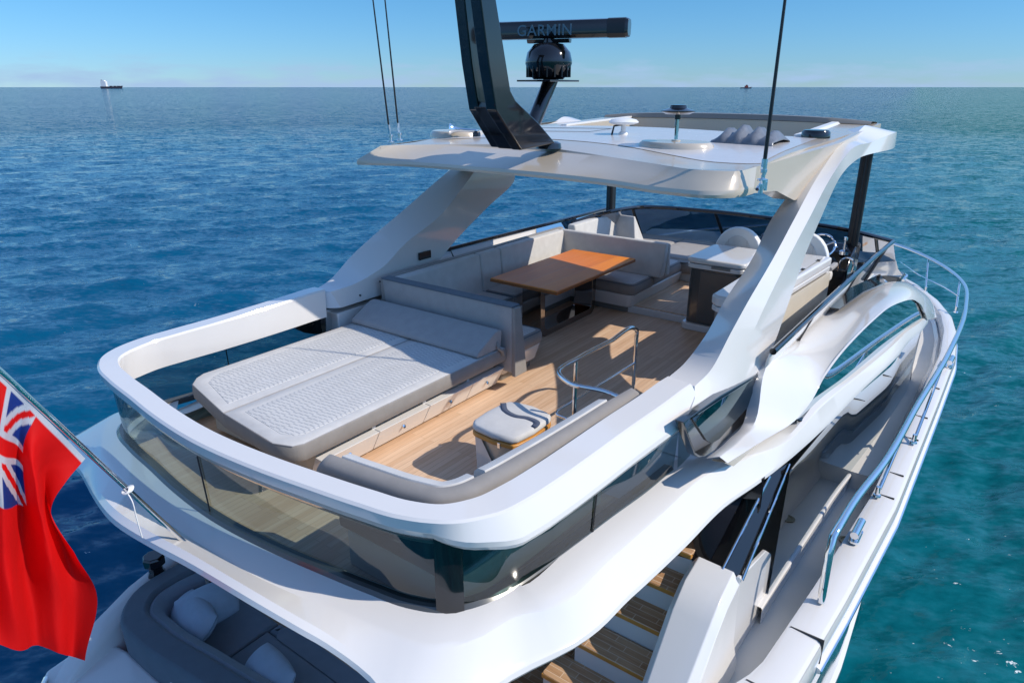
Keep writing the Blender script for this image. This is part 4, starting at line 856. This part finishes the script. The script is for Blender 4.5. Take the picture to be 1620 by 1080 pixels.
for a in (90, 210, 330):
    q = MB(); q.tube([wc-axw*.03, wc+u_*(.19*math.cos(R(a)))+v_*(.19*math.sin(R(a)))], .013, 6); q.build('spoke', CHROME, swl)
q = MB(); q.lathe(wc-axw*.05, [(.05, 0), (.05, .05), (0, .06)], 14, axw); q.build('hub', BLACK, swl)
q = MB(); q.lathe((11.1, 1.98, .74), [(.07, 0), (.07, .05), (.02, .07), (.018, .2), (.03, .21), (.03, .26), (0, .26)], 12); q.build('throttle', CHROME, hc)
q = MB(); q.tube(crm([(10.8, 1.96, .55), (10.78, 1.93, .72), (10.8, 1.86, .76), (10.83, 1.79, .72), (10.84, 1.78, .55)], 20), .014, 8); q.build('grab_loop', CHROME, hc)
q = MB(); q.xprism([(11.25, .87), (11.65, .93), (11.70, .90), (11.3, .84)], 2.6, 3.25); q.build('chart_screen', BLACK, hc)
for y_ in (2.0, 2.12):
    q = MB(); q.lathe((11.22, y_, .80), [(.03, 0), (.03, .02), (.02, .025), (0, .025)], 12); q.build('switch_knob', CHROME, hc)
# ------------------------------------------------------------------ cockpit sofa and pillows
ck = empty('cockpit_sofa', (2.3, 4.2, -2.2), 'slate blue cockpit sofa curved along the transom under the overhang', 'sofa')
SP = crm([(2.62, 5.82, 0), (2.40, 5.85, 0), (2.12, 5.80, 0), (1.95, 5.62, 0), (1.92, 5.3, 0), (1.98, 4.6, 0), (2.05, 3.9, 0), (2.1, 2.6, 0)], 60)
stn = np.gradient(SP, axis=0); stn /= np.linalg.norm(stn, axis=1)[:, None]; snr = np.stack([-stn[:, 1], stn[:, 0], 0*stn[:, 0]], 1)
q = MB(); q.loft([[SP[i]+snr[i]*o+np.array([0, 0, z]) for o, z in ((-.14, -2.0), (-.15, -1.36), (-.13, -1.32), (.06, -1.31), (.09, -1.35), (.14, -1.75), (.10, -2.1))] for i in range(60)]); q.build('backrest', FABD, ck, bevel=.02, ang=50)
q = MB(); q.loft([[SP[i]+snr[i]*o+np.array([0, 0, z]) for o, z in ((.09, -1.75), (.07, -1.36), (.11, -1.34), (.20, -1.40), (.25, -1.75))] for i in range(60)]); q.build('inner_pad', FABS, ck, ang=50)
cushion([(2.12, 5.68), (2.12, 4.92), (2.86, 4.92), (2.86, 5.68)], -1.88, -1.72, FABS, 'seat_cushion', ck); cushion([(2.15, 4.90), (2.2, 3.5), (2.74, 3.5), (2.74, 4.90)], -1.88, -1.72, FABS, 'seat_cushion', ck); cushion([(2.2, 3.48), (2.2, 2.5), (2.74, 2.5), (2.74, 3.48)], -1.88, -1.72, FABS, 'seat_cushion', ck)
cushion([(2.75, 4.90), (2.75, 3.5), (2.88, 3.5), (2.88, 4.9)], -1.92, -1.73, FABS, 'front_roll', ck)
q = MB(); q.box(2.05, 2.80, 2.5, 5.7, -2.2, -1.88); q.build('base', GEL, ck)
q = MB(); q.prism([(1.80, 2.0), (1.80, 5.62), (2.0, 5.9), (2.0, 2.0)], -2.2, -1.52); q.build('back_moulding', GEL, ck, bevel=.02)
PIL = fabric('pillow_linen', (0.33, 0.42, 0.52), weave=160, wrinkle=0.7)
def pillow(c, u, v, a, b, th, label):
    u = Vector(u).normalized(); n = u.cross(Vector(v)).normalized(); v = n.cross(u); c = Vector(tuple(float(k) for k in c)); k = 21; q = MB()
    for s in (1, -1):
        rows = []
        for i in range(k):
            r = []
            for j in range(k):
                s_, t_ = math.sin(math.pi/2*(-1+2*i/(k-1))), math.sin(math.pi/2*(-1+2*j/(k-1))); e = (1-s_**2)*(1-t_**2); pin = 1
                wr = 0.012*math.sin(7*s_+3*t_*c.x)*math.cos(5*t_+c.y)*e
                r.append(tuple(c+u*(a*s_*(1-.13*t_*t_))+v*(b*t_*(1-.13*s_*s_))+n*(s*(th*max(e, 0)**0.5+0.002)+wr)))
            rows.append(r)
        q.quadgrid(rows)
    o = q.build('throw_pillow', PIL, None, ang=80); return tag(o, label, 'pillow', 'pillows on the cockpit sofa')
pillow(PZ(306, 976, -1.50), (-.12, -1, 0.0), (.75, -.1, .62), .30, .18, .13, 'pale blue pillow lying in front at the sofa corner')
pillow(PZ(328, 958, -1.50), (1, -.25, .05), (-.1, .65, .75), .28, .19, .13, 'pale blue pillow leaning upright in the sofa corner, half under the overhang')
pillow(PZ(425, 1066, -1.52), (-.15, -1, 0), (.8, -.1, .55), .28, .18, .12, 'pale blue pillow at the lower picture edge, alone on the sofa')

# ------------------------------------------------------------------ mast, radar, antennas on the hardtop
ms = empty('radar_mast', (5.7, 4.15, 2.5), 'glossy black swept mast with twin blades on the hardtop', 'mast')
def blade(prof, y0, y1, dx=0.0):
    q = MB(); q.loft([[(x, y0, z) for x, z in prof], [(x+dx, y1, z) for x, z in prof]]); return q
SB = [(4.895, 3.95), (5.10, 3.95), (5.35, 3.07), (5.43, 2.985), (5.80, 2.78), (6.13, 2.56), (5.52, 2.53), (5.13, 2.90), (5.03, 3.28)]
blade(SB, 3.96, 4.08).build('blade', BLACK, ms, bevel=.015, ang=30)
PB = [(5.03, 3.95), (5.22, 3.95), (5.46, 2.98), (5.50, 2.90), (5.62, 2.8), (6.1, 2.56), (5.55, 2.54), (5.22, 2.90), (5.13, 3.3)]
blade(PB, 4.24, 4.36).build('blade', BLACK, ms, bevel=.015, ang=30)
blade([(5.16, 2.93), (5.48, 2.96), (5.75, 2.80), (6.1, 2.56), (5.53, 2.535)], 4.07, 4.25).build('bridge', BLACK, ms, bevel=.01)
q = MB(); q.box(4.9, 5.25, 3.9, 4.42, 3.93, 3.96); q.build('cross_plate', GUN, ms, bevel=.005)
q = MB(); a = PY(846, 190, 4.13); b = PY(872, 126, 4.10); q.tube([a-np.array([.1, 0, .12]), a, b+np.array([.02, 0, .03])], .075, 14); q.build('radar_strut', BLACK, ms, ang=60)
q = MB(); q.lathe((6.2, 4.1, 2.5), [(.14, 0), (.13, .05), (.09, .07), (0, .07)], 18); q.build('strut_foot', BLACK, ms)
rd = empty('radar_scanner', (6.12, 4.05, 3.1), 'black open array radar with long bar on a finned housing', 'radar')
dc = PY(868, 100, 4.08); cx, cy = float(dc[0]), float(dc[1]); zb = float(PY(868, 126, 4.08)[2])
q = MB(); q.lathe((cx, cy, zb), [(.15, .0), (.20, .05), (.235, .15), (.235, .17), (.215, .25), (.15, .325), (.06, .34), (.05, .40), (.0, .40)], 26); hs = q.build('motor_housing', BLACK, rd, ang=40)
for k in range(18):
    a = 2*math.pi*k/18; q = MB(); q.box(-.006, .006, .175, .225, .02, .13)
    q.v = [(cx+x*math.cos(a)-y*math.sin(a), cy+x*math.sin(a)+y*math.cos(a), zb+z) for x, y, z in q.v]; q.build('cooling_fin', BLACKM, hs)
q = MB(); q.loft([[(cx+sx*.27, cy+sy*.20, zb+z) for sx, sy in ((-1, -1), (1, -1), (1, 1), (-1, 1))] for z in (-.022, -.005)]); q.build('mounting_plate', BLACK, rd, bevel=.005)
d_ = (rt*0.93-hf*0.36); d_[2] = 0; d_ /= np.linalg.norm(d_); n_ = np.array([d_[1], -d_[0], 0]); n_ = n_ if n_@hf < 0 else -n_
zc = zb+.455; bc = np.array([cx, cy, zc]); L = 0.80
def arr(s_, prof): return [bc+d_*s_+n_*a_+np.array([0, 0, b_]) for a_, b_ in prof]
PR = [(-.07, -.06), (-.04, -.082), (.05, -.082), (.085, -.05), (.09, .03), (.07, .075), (.03, .085), (-.05, .08), (-.075, .04)]
q = MB(); q.loft([arr(s_, [(a_*k, b_*k) for a_, b_ in PR]) for s_, k in ((-L, .92), (-L+.02, 1), (L-.02, 1), (L, .92))]); ab = q.build('array_bar', BLACK, rd, bevel=.006, ang=40)
q = MB(); q.loft([arr(s_, [(a_*1.03, b_*1.03) for a_, b_ in PR]) for s_ in (L-.20, L-.17, L-.03)]); q.build('end_cap', BLACKM, ab, ang=40)
q = MB(); q.loft([arr(s_, [(-.05, -.085), (.05, -.085), (.03, -.12), (-.03, -.12)]) for s_ in (-.22, .22)]); q.build('array_foot', BLACK, rd, bevel=.005)
cu_ = bpy.data.curves.new('lettering', 'FONT'); cu_.body = 'GARMIN'; cu_.size = .142; cu_.align_x = 'CENTER'; cu_.align_y = 'CENTER'; cu_.extrude = .001; cu_.space_character = 1.08; cu_.offset = 0.0012
tx_ = bpy.data.objects.new('lettering_src', cu_); COL.objects.link(tx_)
bpy.context.view_layer.update(); me = bpy.data.meshes.new_from_object(tx_.evaluated_get(bpy.context.evaluated_depsgraph_get())); bpy.data.objects.remove(tx_)
tx = bpy.data.objects.new('lettering', me); COL.objects.link(tx); me.materials.clear(); me.materials.append(simple('grey_blue_lettering', (.13, .20, .24), .5)); tx.parent = rd
dv = Vector(d_); 
if dv.dot(Vector(rt)) < 0: dv = -dv
tilt = Vector((0, 0, 1))*.97-Vector(n_)*.03; nv = dv.cross(tilt).normalized(); tv = nv.cross(dv)
loc = Vector(bc)+Vector(n_)*.0915+Vector((0, 0, -.012))-dv*0.02
mw_ = Matrix((( dv.x, tv.x, nv.x, loc.x), (dv.y, tv.y, nv.y, loc.y), (dv.z, tv.z, nv.z, loc.z), (0, 0, 0, 1)))
tx.matrix_local = Matrix.Translation(-rd.location) @ mw_
def antenna(b, t, r0, label, slim=True):
    an = empty('whip_antenna', b, label, 'antenna', 'whip antennas on the hardtop'); b = np.array(b); t = np.array(t)
    q = MB(); q.tube([b+(t-b)*.06, b+(t-b)*.5, t], [r0, r0*.8, r0*.55], 8); q.build('whip', BLACKM, an)
    q = MB(); q.tube([b+(t-b)*.02, b+(t-b)*.085], r0*1.5, 8); q.build('ferrule', CHROME, an)
    q = MB(); q.lathe(b-np.array([0, 0, .01]), [(.045, 0), (.045, .012), (.02, .02), (.02, .06), (.03, .065), (.03, .09), (0, .1)], 12); q.build('ratchet_base', CHROME, an)
    return an
def ext(b, t, k): return b+(t-b)*k
b = PY(618, 224, 6.2); antenna(b, ext(b, PY(590, 0, 6.2), 1.5), .011, 'thin black whip antenna, leftmost on the hardtop edge')
b = PY(632, 221, 6.2); antenna(b, ext(b, PY(609, 0, 6.2), 1.5), .011, 'thin black whip antenna second from left, nearer the mast')
b = PY(1206, 284, 1.70); antenna(b, ext(b, PY(1242, 0, 1.70), 1.45), .0165, 'tall thick black whip antenna at the starboard aft roof corner')
q = MB(); b = PY(1203, 292, 1.68)
for dx_, dz_ in ((0, 0), (.05, -.02), (-.05, -.03)): q.tube([b+np.array([dx_, -.02, dz_-.03]), b+np.array([dx_, -.02, dz_+.04])], .02, 8)
q.tube([b+np.array([-.07, 0, -.03]), b+np.array([.08, 0, .03])], .015, 8); q.build('antenna_clamp', CHROME, yacht)
sd = empty('satellite_dome', PZ(985, 225, 2.47), 'small white mushroom satellite antenna on the hardtop', 'antenna'); c = np.array(sd.location); c[2] = roofz(c[0], c[1])
q = MB(); q.lathe(c+np.array([0, 0, .13]), [(.0, -.02), (.12, -.012), (.175, .005), (.18, .02), (.15, .045), (.08, .06), (0, .064)], 26); q.build('dome', WPLAST, sd, ang=60)
q = MB(); q.lathe(c, [(.06, 0), (.055, .02), (.03, .04), (.03, .12), (0, .12)], 14); q.build('stem', WPLAST, sd); q = MB(); q.tube([c+np.array([-.1, .1, 0]), c+np.array([-.09, .08, .10]), c+np.array([-.02, .0, .12])], .012, 6); q.build('cable', RUBBER, sd)
gp = empty('compass_sensor', PZ(1068, 236, 2.5), 'black mushroom shaped sensor on a steel pole on the hardtop', 'sensor'); c = np.array((gp.location.x, gp.location.y, roofz(gp.location.x, gp.location.y)))
top = PY(1070, 181, float(c[1])); q = MB(); q.tube([c, np.array([c[0], c[1], top[2]])], .022, 10); q.build('pole', CHROME, gp)
q = MB(); q.lathe((c[0], c[1], top[2]), [(.03, -.05), (.03, 0), (.12, .0), (.17, .025), (.17, .035), (.12, .05), (.09, .06), (.08, .09), (0, .095)], 26); q.build('sensor_head', BLACK, gp, ang=40)
pk = empty('low_dome', PZ(1285, 229, 2.52), 'flat round black antenna puck on the starboard roof corner', 'antenna'); c = np.array((8.75, 2.07, roofz(8.75, 2.07)))
pk.location = Vector(c); q = MB(); q.lathe(c, [(.16, -.02), (.16, .015), (.155, .06), (.135, .085), (0, .09)], 26); q.build('puck', BLACK, pk, ang=40)
hn = empty('chrome_horn', (6.9, 5.55, 2.5), 'chrome trumpet horn lying beside the mast on the hardtop', 'horn'); c = np.array((6.85, 5.6, roofz(6.85, 5.6)+.07))
q = MB(); q.lathe(c, [(.0, -.02), (.02, 0), (.022, .2), (.04, .28), (.075, .33), (.07, .335), (.02, .28), (0, .27)], 18, (-.55, .75, .05)); q.build('trumpet', CHROME, hn); q = MB(); q.lathe(c-np.array([0, 0, .09]), [(.05, 0), (.05, .06), (.03, .09), (0, .09)], 12); q.build('foot', BLACK, hn)

# ------------------------------------------------------------------ deck hardware on the starboard side
rail = [PY(1309, 900, .70)*[1, 1, 0]+np.array([0, 0, -1.26])]
rp = [PZ(1318, 848, -.62), PZ(1350, 795, -.60), PZ(1400, 730, -.58), PZ(1450, 643, -.57), PZ(1500, 560, -.55), PZ(1528, 486, -.52), PZ(1524, 448, -.50), PZ(1484, 416, -.48), PZ(1440, 395, -.45), PZ(1400, 381, -.42)]
rr_ = crm(rp, 70); ctr = np.array([19.75, YC, -.36])
br = empty('bow_rail', (12, .6, -1.3), 'long polished steel guard rail along the starboard bulwark round the bow', 'guard rail')
full_r = [rail[0], rail[0]*.25+rr_[0]*.75+np.array([-.03, 0, 0])]+list(rr_)
q = MB(); q.tube(full_r, .036, 12); q.build('top_rail', CHROME, br, ang=60)
q = MB(); q.tube([mir(p) for p in full_r], .036, 12); q.build('top_rail', CHROME, br, ang=60)
e1 = rr_[-1]; q = MB(); q.tube(crm([e1, (19.3, 3.0, -.4), (19.55, YC, -.38), mir((19.3, 3.0, -.4)), mir(e1)], 24), .036, 12); q.build('top_rail', CHROME, br, ang=60)
for px, t in (((1387, 784), 14), ((1445, 700), 26), ((1512, 494), 52), ((1464, 462), 61)):
    zz = -1.24 if t < 40 else -1.08
    foot = PZ(*px, zz); tp2 = rr_[t]
    for f in (lambda p: p, mir):
        q = MB(); q.tube([f(foot), f(foot*.5+tp2*.5), f(tp2)], .019, 8); sn = q.build('stanchion', CHROME, br); q = MB(); q.lathe(f(foot), [(.045, 0), (.04, .02), (.027, .03), (.027, .12), (0, .12)], 12); q.build('stanchion_foot', CHROME, sn)
mid = crm([PZ(1513, 494, -1.06)*.5+rr_[52]*.5, PZ(1490, 452, -.78), PZ(1464, 440, -.77), PZ(1425, 415, -.75)], 16)
for f in (lambda p: p, mir): 
    q = MB(); q.tube([f(p) for p in mid], .012, 8); q.build('mid_wire', CHROME, br)
def cleat(px, z, label):
    c = PZ(*px, z); q = MB(); q.tube([c+np.array([-.16, 0, .10]), c+np.array([.16, -.01, .10])], .04, 12)
    ce = empty('mooring_cleat', c, label, 'cleat', 'steel mooring cleats'); q.build('horn', CHROME, ce, ang=60)
    q = MB(); q.lathe(c+np.array([-.07, 0, 0]), [(.035, 0), (.025, .08), (0, .09)], 10); q.lathe(c+np.array([.07, 0, 0]), [(.035, 0), (.025, .08), (0, .09)], 10); q.build('post', CHROME, ce)
    q = MB(); q.prism(rrect(c[0]-.14, c[0]+.14, c[1]-.05, c[1]+.05, .04), c[2]-.01, c[2]+.012); q.build('base_plate', CHROME, ce)
cleat((1354, 848), -1.24, 'steel mooring cleat beside the aft end of the guard rail'); cleat((1502, 578), -1.22, 'steel mooring cleat on the far bulwark near the bow')
aw = empty('anchor_gear', PZ(1412, 436, -.75), 'small steel windlass cover and light on the foredeck', 'windlass'); c = np.array(aw.location)
q = MB(); q.prism(rrect(c[0]-.3, c[0]+.25, c[1]-.2, c[1]+.25, .08), c[2]-.12, c[2]+.06); q.build('cover', GUN, aw, bevel=.03); q = MB(); q.tube([c+np.array([-.3, -.25, 0]), c+np.array([-.1, -.28, .06]), c+np.array([.2, -.22, .02])], .03, 8); q.build('hinge_bar', CHROME, aw)

# ------------------------------------------------------------------ flagstaff and ensign
fb = PY(297, 862, 4.10); ft = PY(-60, 530, 4.10)
fs = empty('flagstaff', fb, 'raked polished steel flagstaff on the stern overhang', 'flagstaff')
q = MB(); q.tube([fb, ft], .016, 12); q.build('staff', CHROME, fs, ang=60)
q = MB(); q.lathe(fb-np.array([0, 0, .02]), [(.05, 0), (.045, .02), (.03, .03), (.0, .03)], 16); q.build('socket', CHROME, fs)
k_ = PY(199, 776, 4.09); q = MB()
for i in range(4): q.tube([k_+np.array([.02*math.cos(t)+.008*i, .026*math.sin(t), .014*math.cos(t)]) for t in np.linspace(0, 6.28, 12)], .006, 6, False)
q.tube(crm([k_, PY(208, 790, 4.05), PY(215, 815, 4.04), PY(225, 850, 4.04)], 16), .004, 6); q.build('halyard_knot', WPLAST, fs)
# red ensign hanging from the staff in deep folds; (u, v): u down the hoist 0..1, v along the fly
def ensign():
    # rows follow the hoist (top of flag to its lower corner), columns run out along the fly (hanging down)
    Y0 = 4.10
    G = [  # (px, py, dy) : hoist point then points down the fly
        [(-60, 540, 0), (-75, 640, .03), (-80, 760, .05), (-70, 880, .05), (-60, 970, .02), (-50, 1010, 0)],
        [(-25, 570, 0), (-35, 660, .06), (-38, 760, .10), (-30, 880, .08), (-22, 970, .05), (-12, 1015, .02)],
        [(10, 600, 0), (3, 670, -.05), (0, 765, -.07), (6, 870, -.05), (20, 965, -.03), (33, 1030, 0)],
        [(40, 630, 0), (30, 690, .03), (36, 770, .06), (40, 870, .09), (52, 950, .10), (62, 1021, .08)],
        [(72, 661, 0), (52, 700, -.05), (56, 775, -.08), (75, 860, -.06), (88, 945, -.02), (92, 1032, .02)],
        [(104, 693, 0), (80, 735, .02), (74, 790, .05), (104, 868, .06), (122, 940, .05), (115, 1038, .06)],
        [(135, 725, 0), (104, 762, -.03), (82, 800, -.03), (120, 878, -.06), (153, 936, -.05), (135, 1045, -.03)]]
    C0 = np.array([[PY(px, py, Y0+dy*1.1) for px, py, dy in r] for r in G])
    nu, nv = 150, 170
    t1 = np.stack([crm(C0[i], nv) for i in range(len(G))], 0)
    g = np.stack([crm(t1[:, j], nu) for j in range(nv)], 1)
    # small creases
    U, V = np.meshgrid(np.linspace(0, 1, nu), np.linspace(0, 1, nv), indexing='ij')
    wr_ = 0.012*np.sin(U*23+V*5)*np.sin(V*3.1) + 0.007*np.sin(V*17-U*9+1)
    for k_ in range(9):
        ang_ = np.random.uniform(-.5, .9); ph_ = np.random.uniform(0, 6); fr_ = np.random.uniform(18, 60); c_ = (U*math.cos(ang_)+V*math.sin(ang_)); wr_ = wr_ + (0.10/fr_)*np.abs(np.sin(fr_*c_+ph_+2*np.sin(5*V+3*U+k_)))*np.exp(-((U-np.random.rand())**2+(V-np.random.rand())**2)/.12)
    g[..., 1] += wr_*np.minimum(1, V*6)
    q = MB(); q.quadgrid([[p for p in r] for r in g])
    me = bpy.data.meshes.new('ensign_flag'); o = bpy.data.objects.new('ensign_flag', me); COL.objects.link(o)
    me.from_pydata(q.v, [], q.f); me.polygons.foreach_set('use_smooth', [True]*len(me.polygons))
    ca = me.color_attributes.new('flag', 'FLOAT_COLOR', 'POINT')
    RED = (0.98, 0.001, 0.002); WH = (0.74, 0.74, 0.76); BL = (0.012, 0.045, 0.27)
    col = np.zeros((nu, nv, 4)); col[..., 3] = 1; col[..., :3] = RED
    hv = 0.42; hu = 0.57
    cx = V/hv*2-1; cy = U/hu*2-1
    inside = (V < hv) & (U < hu)
    d1 = np.abs(cy-cx)/1.414; d2 = np.abs(cy+cx)/1.414
    c = np.where(inside[..., None], np.array(BL), col[..., :3])
    dg = np.minimum(d1, d2)
    c = np.where((inside & (dg < .17))[..., None], np.array(WH), c); c = np.where((inside & (dg < .06))[..., None], np.array(RED), c)
    cr = np.minimum(np.abs(cx)*1.0, np.abs(cy)*1.0)
    c = np.where((inside & (cr < .24))[..., None], np.array(WH), c); c = np.where((inside & (cr < .13))[..., None], np.array(RED), c)
    c = np.where((V < .022)[..., None], np.array(WH), c)
    col[..., :3] = c
    ca.data.foreach_set('color', col.reshape(-1))
    m, t, b = newmat('ensign_cloth'); at = N(t, 'ShaderNodeAttribute'); at.attribute_name = 'flag'
    t.links.new(at.outputs['Color'], b.inputs['Base Color']); setp(b, Roughness=0.75)
    tl = N(t, 'ShaderNodeBsdfTranslucent'); t.links.new(at.outputs['Color'], tl.inputs[0]); mx = N(t, 'ShaderNodeMixShader'); mx.inputs[0].default_value = 0.55
    t.links.new(b.outputs[0], mx.inputs[1]); t.links.new(tl.outputs[0], mx.inputs[2]); t.links.new(mx.outputs[0], t.nodes['Material Output'].inputs[0])
    w = noise(t, objco(t), 260, 2); bump(t, b, w, 0.15, 0.004)
    me.materials.append(m)
    bm = bmesh.new(); bm.from_mesh(me); bmesh.ops.recalc_face_normals(bm, faces=bm.faces); bm.to_mesh(me); bm.free()
    return tag(o, 'red ensign with union canton hanging in folds from the flagstaff', 'flag')
ensign()

# ------------------------------------------------------------------ ships on the horizon
def bearing(px, dist):
    d = ray(px, 138); d = np.array([d[0], d[1], 0]); d /= np.linalg.norm(d); return d*dist
p = bearing(177, 4200); cs = empty('cargo_ship', (p[0], p[1], SEAZ), 'distant dark hulled cargo ship with white stern bridge on the horizon, left', 'ship')
ax_ = np.array([rt[0], rt[1], 0]); ay_ = np.array([-rt[1], rt[0], 0])
SHD = simple('dark_ship_paint', (0.05, 0.04, 0.055), .6); SHW = simple('ship_white', (.8, .8, .8), .5); SHR = simple('ship_red', (.22, .04, .035), .6)
def ship(p, poly, w_, z0=0):
    b = np.array([p[0], p[1], SEAZ]); q = MB(); q.loft([[b+ax_*x+ay_*(y*w_)+np.array([0, 0, z]) for x, z in poly] for y in (-1, 1)]); return q
ship(p, [(-52, -2), (44, -2), (52, 13), (40, 11), (36, 9), (-54, 10)], 9).build('ship_hull', SHD, cs)
ship(p, [(-50, 10), (-24, 10), (-24, 34), (-50, 34)], 8).build('superstructure', SHW, cs); ship(p, [(-44, 34), (-30, 34), (-30, 39), (-44, 39)], 8).build('wheelhouse', SHW, cs)
ship(p, [(-48, 34), (-45, 34), (-45, 42), (-48, 42)], 2).build('funnel', SHD, cs)
for x in (-8, 12, 30): ship(p, [(x, 9), (x+9, 9), (x+9, 13), (x, 13)], 7).build('hatch', SHD, cs)
ship(p, [(42, 11), (43, 11), (43, 24), (42, 24)], .5).build('foremast', SHW, cs)
p = bearing(1180, 4300); ts2 = empty('supply_boat', (p[0], p[1], SEAZ), 'tiny distant reddish workboat on the horizon, right of centre', 'ship')
ship(p, [(-28, -2), (26, -2), (32, 8), (20, 5), (-30, 5)], 6).build('ship_hull', SHD, ts2); ship(p, [(-6, 5), (12, 5), (12, 14), (-6, 14)], 5).build('superstructure', SHR, ts2); ship(p, [(0, 14), (8, 14), (8, 19), (0, 19)], 4).build('wheelhouse', SHR, ts2)
